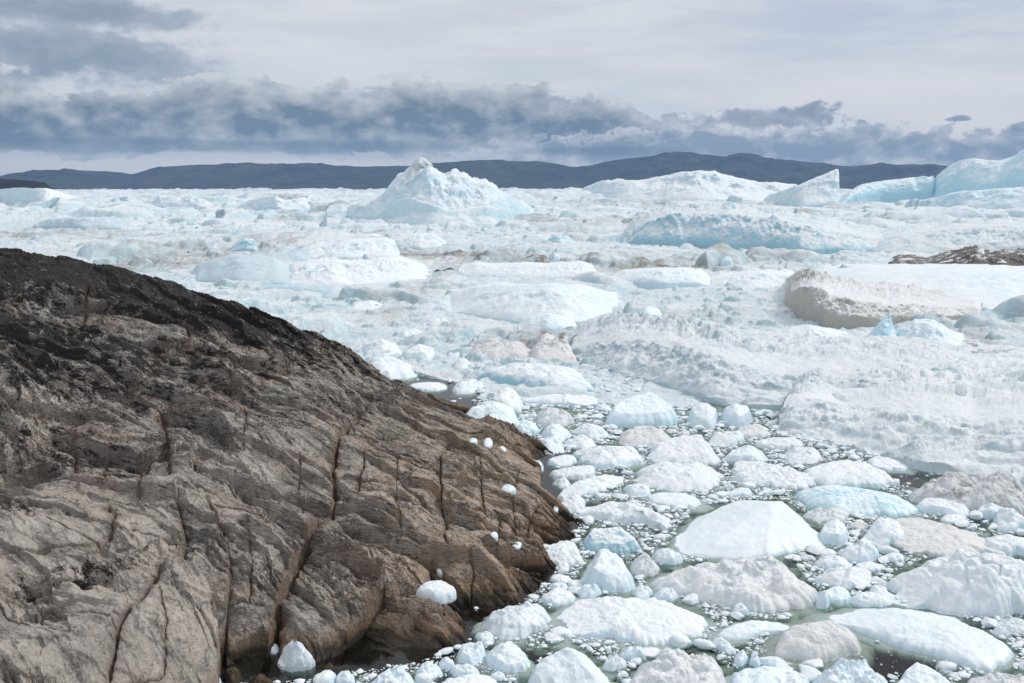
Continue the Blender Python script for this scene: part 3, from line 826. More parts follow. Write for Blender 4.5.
berg([(518, 327), (530, 318), (548, 314), (563, 316), (575, 322), (582, 330)], [(518, 330), (550, 333), (582, 331)], 3, 8, 'pale', 'small bluish dome at the foot of the wide smooth berg', face=0.5, rough=0.4, seed=55)
berg([(458, 270), (475, 264), (500, 266), (520, 264), (545, 265), (570, 263), (585, 263), (598, 271), (606, 277)], [(458, 274), (500, 278), (560, 279), (606, 279)], 10, 25, 'mid_white', 'flat white berg with a bluish end among the far brash', face=0.5, rough=0.6, seed=56, sm=0.07)
berg([(612, 278), (625, 272), (650, 270), (680, 269), (700, 272), (712, 280)], [(612, 284), (660, 290), (712, 288)], 9, 25, 'mid_clean', 'low white tabular berg with a fluted bluish front', face=0.25, rough=0.5, seed=58, sm=0.07, flute=0.3)
berg([(668, 277), (672, 273), (678, 271), (685, 273), (689, 277)], [(668, 279), (689, 279)], 2, 5, 'far_grey', 'small round grey block sitting behind the low tabular berg', face=0.4, rough=0.3, seed=59)
berg([(700, 282), (720, 276), (760, 272), (790, 273), (800, 280)], [(700, 288), (750, 291), (800, 287)], 8, 22, 'mid_white', 'low snowy bank behind the small dark patch', face=0.7, rough=0.8, seed=60, sm=0.07)
berg([(720, 266), (722, 259), (726, 256), (731, 257), (734, 266)], [(720, 269), (734, 269)], 2, 4, 'mid_clean', 'small rounded pillar of white ice', face=0.3, rough=0.3, seed=61)
berg([(382, 246), (390, 236), (400, 233), (412, 234), (420, 233), (434, 234), (446, 242), (450, 247)], [(382, 250), (420, 251), (450, 250)], 10, 22, 'far_white', 'round shouldered berg in front of the peaked iceberg', face=0.5, rough=0.6, seed=62, sm=0.07)
berg([(290, 255), (310, 247), (335, 243), (360, 240), (385, 238), (395, 244), (400, 254)], [(290, 259), (350, 260), (400, 258)], 12, 30, 'mid_white', 'snowy bank with a small blue block at its end', face=0.6, rough=0.8, seed=63)
berg([(230, 250), (236, 243), (245, 238), (254, 240), (258, 248)], [(230, 252), (258, 253)], 6, 8, 'far_blue', 'small jagged blue berg behind the grey blue dome', face=0.4, rough=1.4, seed=64)
berg([(236, 207), (250, 200), (262, 197), (275, 196), (285, 201), (295, 199), (305, 198), (318, 204), (324, 208)], [(236, 211), (280, 213), (324, 212)], 20, 40, 'far_white', 'small rounded twin berg on the far ice', face=0.5, rough=0.9, seed=65)
berg([(140, 204), (150, 199), (162, 195), (180, 198), (190, 195), (205, 200), (215, 205)], [(140, 209), (215, 210)], 22, 40, 'far_white', 'low humped berg amid the far ice', face=0.5, rough=0.9, seed=66, sm=0.07)
berg([(35, 224), (50, 219), (80, 218), (105, 217), (120, 219), (124, 226)], [(35, 229), (80, 232), (124, 231)], 10, 40, 'far_grey', 'long flat grey blue berg above the rock crest', face=0.35, rough=0.6, seed=67, sm=0.07)
berg([(-20, 197), (-8, 190), (8, 188.5), (22, 187.5), (33, 188.5), (45, 188), (56, 190), (66, 194), (80, 198), (100, 203)], [(-10, 204), (40, 209), (100, 208)], 40, 80, 'far_white', 'bulky snow covered berg below the dark headland', face=0.6, rough=0.5, seed=68)
berg([(300, 334), (305, 322), (318, 317), (330, 318), (345, 322), (356, 327), (340, 334)][:6], [(300, 336), (356, 329)], 5, 10, 'mid_brown', 'flat brownish grey slab just behind the rock crest', face=0.8, rough=0.4, seed=69)
berg([(722, 292), (727, 288.5), (733, 289.5), (739, 288), (746, 291)], [(722, 293), (746, 293)], 1.5, 3, 'mid_debris', 'small dark stony patch on the white ice behind the stone cliff', face=0.7, rough=1.0, seed=70, name='debris_ridge', cat='debris patch')
berg([(432, 272), (437, 269), (443, 270.5), (450, 267.5), (456, 271)], [(432, 273), (456, 273)], 2, 4, 'mid_debris', 'small dark stony clump beside the flat white berg with bluish end', face=0.7, rough=1.2, seed=71, name='debris_ridge', cat='debris patch')
berg([(894, 268), (902, 262), (910, 260), (918, 263), (924, 268)], [(894, 270), (924, 270)], 5, 6, 'mid_debris', 'rounded dark boulder like hump at the tip of the debris ridge', face=0.5, rough=0.8, seed=72, name='debris_ridge', cat='debris hump')
rngb = random.Random(5)
far_names = ['ragged', 'humped', 'blocky', 'low', 'pointed', 'rounded', 'broken', 'flat', 'tilted', 'notched']
k = 0
for i in range(46):
    u = rngb.uniform(20, 1010); v = rngb.choice([rngb.uniform(192, 205), rngb.uniform(200, 235), rngb.uniform(230, 262)])
    if 330 < u < 530 and v > 196 and v < 232: continue
    if 615 < u < 1024 and 205 < v < 262: continue
    if u < 250 and v > 240: continue
    if 930 < u and v < 212: continue
    w = rngb.uniform(12, 42); h = rngb.uniform(2.5, 6.5) * (1.0 + 0.3 * (v > 210))
    y = float(at_z(u, v)[1]); wm = w / F_PX * y
    n = 7
    cr = []
    for j in range(n):
        s = j / (n - 1)
        cr.append((u - w / 2 + w * s, v - h * (math.sin(math.pi * s) ** 0.6) * rngb.uniform(0.6, 1.1)))
    mat = rngb.choice(['far_white', 'far_white', 'far_white', 'far_blue', 'mid_clean'])
    band = 'along the far ice edge' if v < 205 else ('midway across the ice' if v < 232 else 'on the nearer ice')
    side = ('below the dark headland' if u < 130 else 'left of the peaked iceberg'.replace('left of', 'this side of') if u < 335 else 'beyond the peaked iceberg' if u < 560 else 'near the long low iceberg' if u < 760 else 'near the wedge shaped iceberg')
    berg(cr, [(u - w / 2, v), (u, v + 1), (u + w / 2, v)], wm * 0.35, wm * 0.5, mat, 'small %s berg %s, %s' % (rngb.choice(far_names), band, side), face=0.5, rough=1.1, seed=200 + i,
         group='small bergs on the far ice')

# ------------------------------------------------------------------ the close packed ice of the fjord: one sheet that nobody could count
def pack_ice():
    nu, nr = 1150, 1250
    az = np.linspace(-0.66, 0.66, nu)
    r = 78.0 * (7000.0 / 78.0) ** (np.linspace(0, 1, nr) ** 1.06)
    R, A = np.meshgrid(r, az, indexing='ij')
    X = R * np.sin(A) ; Y = R * np.cos(A)
    Z = np.full(X.shape, -0.6)
    big = fbm2(X / 160, Y / 260, 3)
    blue = np.zeros(X.shape)
    for (L, amp, cov, sd, rmin, rmax) in ((1.1, 0.30, 0.90, 3, 0, 260), (2.6, 0.62, 0.72, 8, 0, 600), (6.0, 1.25, 0.50, 13, 0, 1500), (16., 2.7, 0.40, 21, 120, 4000), (45., 5.0, 0.34, 34, 330, 9000), (130., 9.0, 0.28, 55, 1000, 9000)):
        m = (R >= rmin * 0.9) & (R <= rmax)
        i0, i1 = np.where(m.any(1))[0][[0, -1]]
        x = X[i0:i1 + 1]; y = Y[i0:i1 + 1]
        wx = x + 0.35 * L * noise2(x / L * 1.3, y / L * 1.3 + 7); wy = y + 0.35 * L * noise2(x / L * 1.3 + 51, y / L * 1.3)
        f1, f2, bx, by, dx, dy = worley2(wx / L, wy / (L * 0.9), sd)
        hh = hash01(bx, by, sd + 5); on = hash01(bx, by, sd + 9)
        gate = cov + 0.22 * big[i0:i1 + 1]
        H = amp * (0.35 + 1.3 * hh ** 2.5) * (on < gate)
        prof = np.clip((f2 - f1) / 0.33, 0, 1) ** 0.55
        tl = 1 + 0.6 * (hash01(bx, by, sd + 17) - 0.5) * dx * 2 + 0.7 * (hash01(bx, by, sd + 23) - 0.3) * dy * 2
        h = H * prof * np.clip(tl, 0.2, 2) * (1 + 0.25 * fbm2(x / (0.4 * L), y / (0.4 * L), 3)) - 0.12 * amp
        fi = sstep(rmin * 0.9, rmin * 1.4 + 1, R[i0:i1 + 1]) * (1 - sstep(rmax * 0.75, rmax, R[i0:i1 + 1])) if rmin > 0 else 1 - sstep(rmax * 0.75, rmax, R[i0:i1 + 1])
        h = np.where(fi > 0.01, h * fi - (1 - fi) * 0.3, -1)
        up = h > Z[i0:i1 + 1]
        Z[i0:i1 + 1] = np.where(up, h, Z[i0:i1 + 1])
        bl = blue[i0:i1 + 1]
        blue[i0:i1 + 1] = np.where(up, hash01(bx, by, sd + 31), bl)
    # farther out the leads between the pieces are closed by slush and snow
    fl = 0.06 + 0.03 * fbm2(X / 3, Y / 5, 3)
    closed = sstep(120, 240, R)
    Z = np.where(Z < fl, Z * (1 - closed) + closed * np.maximum(Z, fl - 0.10 * (noise2(X / 20, Y / 30) > 0.45)), Z)
    calm = 0 * X
    UUp, VVp = project(X, Y, np.zeros(X.shape))
    for (u, v, ru, rv) in ((930, 293, 150, 18), (970, 268, 110, 10), (660, 283, 70, 8), (530, 305, 100, 24), (360, 275, 90, 14), (245, 272, 60, 14), (880, 350, 130, 14)):
        calm = np.maximum(calm, np.exp(-(((UUp - u) / ru) ** 4 + ((VVp - v) / rv) ** 4)))
    Z = np.where(Z > 0, Z * (1 - 0.75 * calm), Z)
    # calm water behind the rock and around the nearest edge
    UUp, VVp = project(X, Y, np.zeros(X.shape))
    lead = np.zeros(X.shape, bool)
    for pl in ([(376, 370), (420, 376), (458, 384), (480, 394), (474, 410), (440, 408), (400, 394)],):
        lead |= in_poly(pl, UUp, VVp)
    Z = np.where(lead, -0.8, Z)
    Z = np.where(Z > 0, Z * sstep(80, 112, R), Z) - 0.8 * (1 - sstep(78, 96, R))
    Z += 0.0012 * R * 0.3 * noise2(X / (R * 0.004 + .3), Y / (R * 0.006 + .3)) * (Z > 0)
    # dust: general specks and the brown drifts one sees in the photograph
    d = sstep(0.15, 0.9, fbm2(X / 60 + 3, Y / 160, 5, 0.6)) * 0.55
    for (u, v, ru, rv, s) in ((560, 268, 110, 7, 1.0), (650, 270, 70, 6, 1.0), (690, 262, 60, 7, .6), (480, 258, 60, 5, .8), (540, 224, 60, 4, .6), (620, 226, 50, 5, .7), (60, 236, 110, 6, .5), (170, 250, 120, 6, .5),
                          (760, 262, 70, 6, .5), (650, 205, 90, 3, .6), (640, 322, 90, 8, .5), (560, 345, 60, 14, .6), (990, 345, 60, 16, .5), (420, 254, 40, 5, .7)):
        g = np.exp(-(((UUp - u) / ru) ** 2 + ((VVp - v) / rv) ** 2))
        d = np.maximum(d, 1.5 * s * g * (0.65 + 0.7 * fbm2(X / 9, Y / 30, 4)))
    V = np.stack([X, Y, Z], -1).reshape(-1, 3)
    q = grid_quads(nr, nu)
    zq = Z.ravel()
    q = q[zq[q].max(1) > -0.55]
    me = mesh_from('pack', V, q, None, M['pack'], {'dust': np.clip(d, 0, 1).ravel(), 'blue': blue.ravel()})
    return link('pack_ice', me, kind='stuff', label='close packed rubble ice filling the whole fjord to the horizon', category='pack ice')


def pack_mat():
    m, nt, bs, out = new_mat('pack ice')
    p = nt.n('ShaderNodeTexCoord').outputs['Object']
    geo = nt.n('ShaderNodeNewGeometry')
    sep = nt.n('ShaderNodeSeparateXYZ'); nt.set(sep.inputs[0], geo.outputs['True Normal'])
    mid = nt.noise(p, 0.5, 6, 0.65); fine = nt.noise(p, 3.5, 5, 0.7); far = nt.noise(p, 0.03, 6, 0.6)
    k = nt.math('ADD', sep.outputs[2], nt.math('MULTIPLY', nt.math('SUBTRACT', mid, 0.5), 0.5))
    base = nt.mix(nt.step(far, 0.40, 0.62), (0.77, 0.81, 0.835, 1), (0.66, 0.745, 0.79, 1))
    col = nt.mix(nt.step(k, 0.50, 1.02), (0.49, 0.65, 0.712, 1), base)  # slopes bluer: bare ice, with cyan shade painted in
    col = nt.mix(nt.math('MULTIPLY', nt.step(nt.attr('blue'), 0.80, 0.95), 0.6), col, (0.50, 0.68, 0.75, 1))
    dn = nt.noise(nt.mapping(p, (1.0, 0.35, 1)), 0.22, 8, 0.72)
    dm = nt.math('MULTIPLY', nt.step(dn, 0.36, 0.54), nt.attr('dust'))
    col = nt.mix(nt.math('MULTIPLY', dm, 0.95), col, (0.235, 0.205, 0.175, 1))
    dk = nt.math('MULTIPLY', nt.step(nt.noise(nt.mapping(p, (1.0, 0.3, 1), loc=(40, 9, 0)), 0.12, 8, 0.75), 0.57, 0.62), nt.step(nt.attr('dust'), 0.3, 0.7))
    col = nt.mix(nt.math('MULTIPLY', dk, 0.8), col, (0.06, 0.05, 0.04, 1))
    pk = nt.step(nt.noise(p, 1.2, 6, 0.75), 0.58, 0.75)
    col = nt.mix(nt.math('MULTIPLY', pk, 0.30), col, (0.42, 0.38, 0.36, 1))
    nt.set(bs.inputs['Base Color'], col)
    bs.inputs['Roughness'].default_value = 0.6
    bs.inputs['Specular IOR Level'].default_value = 0.3
    nrm = nt.bump(mid, 0.75, 1.2)
    nrm = nt.bump(fine, 0.6, 0.25, nrm)
    nt.set(bs.inputs['Normal'], nrm)
    return m


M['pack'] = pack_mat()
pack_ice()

# ------------------------------------------------------------------ the shore rock
CTRL = [(0, 250, 100), (50, 256, 100), (100, 265, 100), (150, 277, 100), (200, 292, 100), (240, 309, 100), (280, 325, 101), (315, 336, 101), (345, 350, 101), (365, 363, 101.5), (378, 374, 102),
        (0, 683, 31.5), (0, 620, 36), (0, 560, 41), (0, 500, 48), (0, 478, 55), (0, 400, 65), (0, 330, 79), (0, 285, 91),
        (120, 683, 33.5), (120, 600, 39), (120, 540, 45), (120, 480, 53), (120, 400, 66), (120, 330, 81), (120, 290, 93),
        (190, 683, 35.3), (190, 600, 40.5), (205, 640, 38), (250, 662, 39.3), (250, 600, 41.7), (250, 550, 45.5), (250, 500, 50.5), (250, 450, 58), (250, 400, 67.5), (250, 350, 82), (250, 325, 94),
        (330, 670, 39.6), (330, 620, 41.5), (330, 560, 45.8), (330, 500, 52.5), (330, 440, 62), (330, 390, 75), (330, 360, 91),
        (400, 655, 40.6), (400, 600, 43.6), (400, 550, 48), (400, 500, 54.5), (400, 450, 64), (400, 420, 73), (400, 400, 82), (400, 388, 93),
        (470, 560, 48), (470, 520, 53), (470, 480, 59.5), (470, 450, 66.5), (470, 430, 74), (470, 416, 84), (520, 560, 49), (520, 520, 54.5), (520, 480, 61.5), (520, 455, 69.5)]
SHORE = [(380, 376), (400, 385), (440, 402), (480, 417), (515, 431), (541, 443), (548, 462), (560, 495), (578, 525), (560, 555), (552, 580), (520, 600), (495, 613), (470, 606), (463, 628), (458, 642), (420, 662), (385, 668), (345, 674), (285, 680), (222, 686)]
px, py, pz = [], [], []
for (u, v, y) in CTRL:
    x, z = at_y(u, v, y); px.append(x); py.append(y); pz.append(z)
for (u, v) in SHORE:
    x, y = at_z(u, v, 0.0); px.append(float(x)); py.append(float(y)); pz.append(0.0)
for (u, v) in [(600, 560), (620, 500), (600, 460), (570, 430), (540, 415), (500, 620), (540, 640), (480, 665), (430, 690), (350, 700), (260, 715), (500, 400), (450, 385)]:
    x, y = at_z(u, v, 0.0); px.append(float(x)); py.append(float(y)); pz.append(-2.2)
for (x, y, z) in [(-60, 112, 8), (-40, 115, 4), (-25, 113, 1), (-12, 112, -3), (-75, 105, 16), (-80, 60, 12), (-60, 40, 8), (-50, 30, 6), (-30, 26, 4), (-75, 80, 14), (-15, 27, 0), (-10, 32, -2)]:
    px.append(x); py.append(y); pz.append(z)
px, py, pz = map(lambda a: np.array(a, float), (px, py, pz))


def tps(r2):
    return np.where(r2 > 1e-9, 0.5 * r2 * np.log(np.maximum(r2, 1e-9)), 0)


n = len(px)
SC = 50.0
A = np.zeros((n + 3, n + 3))
A[:n, :n] = tps(((px[:, None] - px[None]) / SC) ** 2 + ((py[:, None] - py[None]) / SC) ** 2) + 2e-4 * np.eye(n)
A[:n, n:] = np.stack([np.ones(n), px / SC, py / SC], 1); A[n:, :n] = A[:n, n:].T
W_ = np.linalg.solve(A, np.concatenate([pz, np.zeros(3)]))


def rock_base(x, y):
    out = W_[n] + W_[n + 1] * x / SC + W_[n + 2] * y / SC
    for i in range(n):
        out = out + W_[i] * tps(((x - px[i]) / SC) ** 2 + ((y - py[i]) / SC) ** 2)
    return out


def hit_base(u, v):
    """the picture point carried to the smooth rock surface"""
    ys = np.linspace(28, 112, 500)
    x, z = at_y(u, v, ys)
    d = z - rock_base(x, ys)
    i = np.where(d <= 0)[0]
    k = i[0] if len(i) else int(np.argmin(d))
    if k > 0 and len(i):
        t = d[k - 1] / (d[k - 1] - d[k] + 1e-9)
        yy = ys[k - 1] + t * (ys[k] - ys[k - 1])
    else:
        yy = ys[k]
    return float(at_y(u, v, yy)[0]), float(yy)


# joints (u, v lines; width, depth) and ledges (u, v lines; drop, reach, the lower side: down the slope or to the right)
CRACKS = [
    ([(169, 579), (142, 607), (121, 625), (111, 655), (107, 676)], .16, .55),
    ([(221, 640), (228, 600), (229, 547), (213, 508), (206, 495)], .14, .5),
    ([(317, 518), (300, 547), (296, 560), (279, 597), (274, 625), (265, 662)], .28, 1.0),
    ([(359, 413), (349, 423), (341, 437), (333, 465), (336, 483), (333, 512), (317, 520), (311, 540)], .22, .8),
    ([(365, 442), (364, 458), (360, 480), (357, 492)], .12, .4),
    ([(368, 460), (386, 474), (405, 483), (420, 494), (429, 502)], .14, .5),
    ([(448, 439), (441, 461), (441, 494), (446, 520), (444, 535), (449, 548)], .13, .6),
    ([(480, 455), (482, 494), (485, 520)], .09, .35),
    ([(176, 493), (181, 515), (184, 536), (181, 572)], .14, .5),
    ([(88, 284), (86, 307), (83, 321)], .25, .7),
    ([(162, 405), (166, 430), (168, 451), (172, 482)], .2, .6),
    ([(105, 503), (116, 515), (112, 530), (103, 548)], .2, .5),
    ([(0, 546), (50, 549), (103, 548), (150, 553), (170, 568)], .16, .5),
    ([(174, 319), (186, 328), (195, 346)], .2, .6),
    ([(385, 395), (372, 402), (358, 414)], .15, .4),
    ([(76, 435), (74, 462), (78, 475)], .15, .4), ([(110, 450), (104, 468), (106, 478)], .12, .35), ([(140, 452), (141, 470), (139, 490)], .14, .4),
    ([(386, 587), (372, 600), (355, 627), (343, 640), (337, 662)], .16, .5),
    ([(430, 550), (434, 565), (440, 585), (452, 603)], .16, .5), ([(470, 556), (474, 575), (470, 600)], .1, .3),
    ([(500, 520), (497, 545), (505, 560)], .1, .3), ([(540, 500), (530, 520), (528, 540)], .1, .3),
    ([(0, 408), (50, 412), (100, 424), (160, 441)], .10, .3), ([(228, 478), (262, 490), (300, 499), (338, 506)], .11, .35), ([(20, 352), (70, 370), (130, 394), (200, 423)], .11, .35),
    ([(300, 421), (340, 436), (400, 452), (446, 470)], .08, .28), ([(378, 411), (420, 428), (480, 455)], .08, .3), ([(205, 500), (250, 508), (316, 532)], .09, .3), ([(182, 540), (206, 552), (228, 566)], .08, .25),
    ([(229, 590), (250, 598), (277, 606)], .08, .28), ([(366, 500), (400, 512), (444, 524)], .08, .28), ([(447, 500), (470, 508), (486, 520), (510, 545)], .08, .3), ([(320, 540), (350, 556), (378, 580)], .09, .3),
    ([(113, 528), (140, 536), (181, 546)], .09, .3), ([(0, 512), (40, 520), (70, 534), (106, 546)], .08, .25), ([(30, 620), (60, 610), (90, 614), (124, 622)], .06, .18), ([(160, 600), (168, 630), (165, 670)], .06, .18),
    ([(249, 520), (252, 560), (250, 600)], .06, .2), ([(398, 450), (396, 500), (402, 540)], .07, .25), ([(300, 455), (298, 490), (303, 520)], .07, .25), ([(520, 470), (512, 500), (516, 540)], .07, .25), ([(240, 385), (246, 420), (243, 452)], .07, .25),
    ([(0, 672), (60, 676), (115, 674), (165, 670)], .10, .3),
]
LEDGES = [
    ([(60, 302), (88, 307), (116, 310), (147, 314), (172, 318)], 1.0, 2.2, 'd'),
    ([(140, 347), (197, 352), (239, 357), (263, 364), (300, 369)], .7, 1.8, 'd'),
    ([(172, 405), (200, 415), (222, 428), (236, 446)], 1.3, 1.6, 'd'),
    ([(236, 440), (270, 452), (300, 466), (335, 478)], .4, 1.2, 'd'),
    ([(60, 436), (85, 443), (110, 452), (140, 456), (165, 446), (176, 452)], 1.1, 1.8, 'd'),
    ([(176, 452), (192, 455), (193, 475)], .8, 1.2, 'r'),
    ([(240, 480), (262, 484), (275, 492), (300, 497), (331, 505)], .8, 1.2, 'd'),
    ([(0, 478), (30, 474), (60, 468)], .9, 1.4, 'd'),
    ([(0, 400), (40, 405), (80, 418), (115, 424)], .5, 1.2, 'd'), ([(20, 360), (60, 372), (110, 392), (150, 402)], .5, 1.0, 'd'), ([(0, 330), (40, 344), (90, 356), (130, 372)], .6, 1.2, 'd'),
    ([(185, 375), (230, 385), (280, 402), (330, 420)], .4, 1.0, 'd'), ([(300, 372), (340, 385), (375, 404), (420, 420)], .45, 1.0, 'd'), ([(380, 408), (420, 428), (450, 436), (480, 452)], .35, .9, 'd'),
    ([(150, 553), (168, 572), (172, 585)], .8, 1.0, 'r'),
    ([(174, 580), (194, 587), (210, 600), (217, 625), (219, 690)], 1.5, 2.0, 'r'),
    ([(176, 493), (184, 536), (181, 572)], .5, .9, 'r'), ([(213, 508), (229, 547), (228, 600)], .3, .8, 'r'),
    ([(317, 518), (297, 547), (278, 597), (268, 640)], .4, .9, 'r'),
    ([(230, 632), (250, 628), (268, 630)], .5, .8, 'd'),
    ([(312, 545), (347, 553), (377, 568), (384, 586)], .9, 1.2, 'd'), ([(384, 586), (353, 627), (338, 650)], .9, 1.0, 'r'),
    ([(345, 520), (375, 530), (397, 537), (429, 547), (447, 550)], .8, 1.2, 'd'), ([(336, 505), (360, 512), (385, 525), (405, 532)], .5, .8, 'd'),
    ([(446, 514), (468, 523), (482, 530)], .7, 1.0, 'd'), ([(486, 545), (510, 550), (530, 556), (545, 565)], .8, 1.0, 'd'), ([(484, 500), (510, 505), (545, 520), (560, 530)], .3, .8, 'd'),
    ([(383, 590), (418, 590), (444, 602), (463, 613)], .5, .9, 'd'), ([(343, 633), (368, 640), (397, 658)], .6, .8, 'd'), ([(410, 622), (444, 620), (463, 628)], .4, .6, 'd'),
    ([(447, 552), (470, 560), (495, 575), (510, 592)], .5, .9, 'd'),
    ([(510, 447), (530, 455), (541, 470), (540, 488)], .7, .8, 'r'), ([(470, 433), (500, 440), (520, 447)], .3, .7, 'd'),
    ([(0, 585), (40, 578), (80, 580), (120, 588)], .3, .9, 'd'), ([(265, 325), (279, 330), (281, 345)], .6, 1.0, 'r'),
]


def poly_world(p):
    q = []
    for a, b in zip(p[:-1], p[1:]):
        m = max(2, int(math.hypot(a[0] - b[0], a[1] - b[1]) / 8))
        for i in range(m):
            q.append((a[0] + (b[0] - a[0]) * i / m, a[1] + (b[1] - a[1]) * i / m))
    q.append(p[-1])
    return np.array([hit_base(*t) for t in q])


def seg_field(P, x, y, sign_pt):
    """unsigned distance, signed distance and end fade of the points to a world polyline"""
    best = np.full(x.shape, 1e9); sd = np.zeros(x.shape); along = np.zeros(x.shape)
    m = len(P) - 1
    for i in range(m):
        ax, ay = P[i]; bx, by = P[i + 1]
        ex, ey = bx - ax, by - ay
        L2 = ex * ex + ey * ey + 1e-12
        t = ((x - ax) * ex + (y - ay) * ey) / L2
        tc = np.clip(t, 0, 1)
        dx = x - ax - tc * ex; dy = y - ay - tc * ey
        d = np.hypot(dx, dy)
        s = np.sign(ex * (y - ay) - ey * (x - ax))
        c = d < best
        best = np.where(c, d, best); sd = np.where(c, s * d, sd)
        along = np.where(c, (i + t) / m, along)
    return best, sd, along


def rock_surface():
    nu, nr = 1290, 1150
    uu = np.linspace(-260, 625, nu)
    rr = 27.0 * (116.0 / 27.0) ** np.linspace(0, 1, nr)
    dx, dy, dz = ray(uu, np.full(nu, 480.0))
    az = dx / dy
    Y = rr[:, None] + 0 * az[None]; X = az[None] * Y
    x, y = X.ravel(), Y.ravel()
    zb = rock_base(x, y)
    land = sstep(-2.5, 0.6, zb)
    u0, v0 = project(x, y, zb)
    # ---- strata: terraces running along the foliation
    wx = x + 1.0 * fbm2(x / 11, y / 11, 3); wy = y + 1.0 * fbm2(x / 11 + 40, y / 11, 3)
    dirx, diry = 0.72, -0.694
    s = 0.694 * wx + 0.72 * wy; a = dirx * wx + diry * wy
    z = zb.copy()
    z += land * 0.55 * fbm2(a / 7, s / 4.0, 3) * (0.35 + 0.65 * sstep(262, 318, v0))
    worn = sstep(-0.15, 0.35, fbm2(x / 7 + 70, y / 7, 3))      # places where the bedding stands out; elsewhere it is ground smooth
    tone = 0.5 + 0 * x
    upper = sstep(520, 400, v0 + 0.25 * (u0 - 200))
    for (L, A_, k, al) in ((4.6, .85, 3, 17), (1.9, .55, 11, 10), (0.85, .27, 23, 5.0), (0.38, .09, 37, 2.2)):
        ss = s / L + 0.42 * fbm2(a / al + k, s / (2 * L), 3) + 0.10 / L * fbm2(a / 0.7, s / 0.7 + k, 3)
        i = np.floor(ss); f = ss - i
        on = sstep(-0.25, 0.35, noise2(a / (al * 1.2) + 3.7 * i, i * 5.13 + k))
        st = 0.13 / L if L > 0.5 else 0.25
        saw = np.where(f < st, sstep(0, st, f), 1 - (f - st) / (1 - st))
        z += land * A_ * (saw - 0.5) * on * (0.85 + 0.25 * upper) * (0.12 + 0.88 * sstep(262, 318, v0)) * (1 if L > 2 else 0.25 + 0.85 * worn)
        tone += (0.16 if L > 3 else 0.34 if L > 1 else 0.24) * on * (hash01(i.astype(np.int64), (i * 0).astype(np.int64), k) - 0.5)
    # ---- traced joints and ledges
    crack = np.zeros(x.shape); rust = np.zeros(x.shape)
    # small bends so that no line is straight
    jx = x + 0.07 * fbm2(x / 0.6, y / 0.6, 3) + 0.08 * noise2(x / 2.5, y / 2.5); jy = y + 0.07 * fbm2(x / 0.6 + 9, y / 0.6, 3) + 0.08 * noise2(x / 2.5 + 7, y / 2.5)
    for (pl, drop, ext, side) in LEDGES:
        P = poly_world(pl)
        m = (x > P[:, 0].min() - 4 * ext) & (x < P[:, 0].max() + 4 * ext) & (y > P[:, 1].min() - 4 * ext) & (y < P[:, 1].max() + 4 * ext)
        d, sd, al = seg_field(P, jx[m], jy[m], None)
        mid = P[len(P) // 2]
        ref = (mid[0] + (0.8 if side == 'r' else 0.0), mid[1] - (0.8 if side == 'd' else 0.0))
        _, rs, _ = seg_field(P, np.array([ref[0]]), np.array([ref[1]]), None)
        sd = sd * np.sign(rs[0] + 1e-9)
        fadee = sstep(-0.12, 0.12, al) * (1 - sstep(0.88, 1.12, al))
        low = sstep(-0.04, 0.10, sd)
        drop = drop * 1.55
        prof = -0.62 * drop * low * np.exp(-np.maximum(sd, 0) / ext) + 0.38 * drop * (1 - low) * np.exp(-np.maximum(-sd, 0) / ext)
        z[m] += prof * fadee
        crack[m] = np.maximum(crack[m], 0.5 * fadee * np.exp(-((sd - 0.15) / 0.22) ** 2))
    for ic, (pl, w, dep) in enumerate(CRACKS):
        P = poly_world(pl)
        m = (x > P[:, 0].min() - 2) & (x < P[:, 0].max() + 2) & (y > P[:, 1].min() - 2) & (y < P[:, 1].max() + 2)
        d, sd, al = seg_field(P, jx[m], jy[m], None)
        fadee = sstep(-0.1, 0.1, al) * (1 - sstep(0.9, 1.1, al))
        ww = 0.95 * w * (0.35 + 1.3 * np.abs(noise2(x[m] * 0.9, y[m] * 0.9)))
        z[m] -= fadee * 0.75 * dep * np.clip(1 - d / (1.15 * ww), 0, 1) ** 0.8
        z[m] -= fadee * 0.14 * dep * np.exp(-(d / (2.6 * w)) ** 2)      # rounded block edges
        crack[m] = np.maximum(crack[m], fadee * np.exp(-(d / (1.6 * w)) ** 2))
        rust[m] = np.maximum(rust[m], fadee * np.exp(-(d / (0.08 + 0.9 * w)) ** 2) * (0.42 if ic in (2, 3) else 0.08) * sstep(400, 440, v0[m]))
    # ---- a set of minor joints across the strata
    f1, f2, bx, by, _dx, _dy = worley2(a / 3.4 + 0.25 * noise2(x / 2, y / 2), s / 2.6 + 0.3 * noise2(x / 2 + 9, y / 2), 61)
    jn = np.exp(-((f2 - f1) / 0.035) ** 2) * sstep(0.0, 0.5, noise2(x / 5, y / 5 + 20))
    z -= land * 0.16 * jn
    z += land * (0.34 * (hash01(bx, by, 66) - 0.5) + 0.22 * (hash01(bx, by, 67) - 0.5) * _dx + 0.22 * (hash01(bx, by, 68) - 0.5) * _dy) * sstep(0, 0.05, f2 - f1)
    crack = np.maximum(crack, 0.6 * jn * land)
    # ---- angular slabs and chips, two finer generations of broken blocks
    for (la, ls, amp, tl, sd) in ((1.5, 0.75, 0.17, 0.16, 71), (0.55, 0.30, 0.055, 0.07, 81)):
        g = worley2(a / la + 0.3 * noise2(x / la, y / la), s / ls + 0.3 * noise2(x / la + 5, y / la), sd)
        hb = hash01(g[2], g[3], sd + 4) - 0.5
        z += land * (0.35 + 0.75 * worn) * (amp * hb + tl * (hash01(g[2], g[3], sd + 5) - 0.5) * g[4] * 2 + tl * (hash01(g[2], g[3], sd + 6) - 0.5) * g[5] * 2)
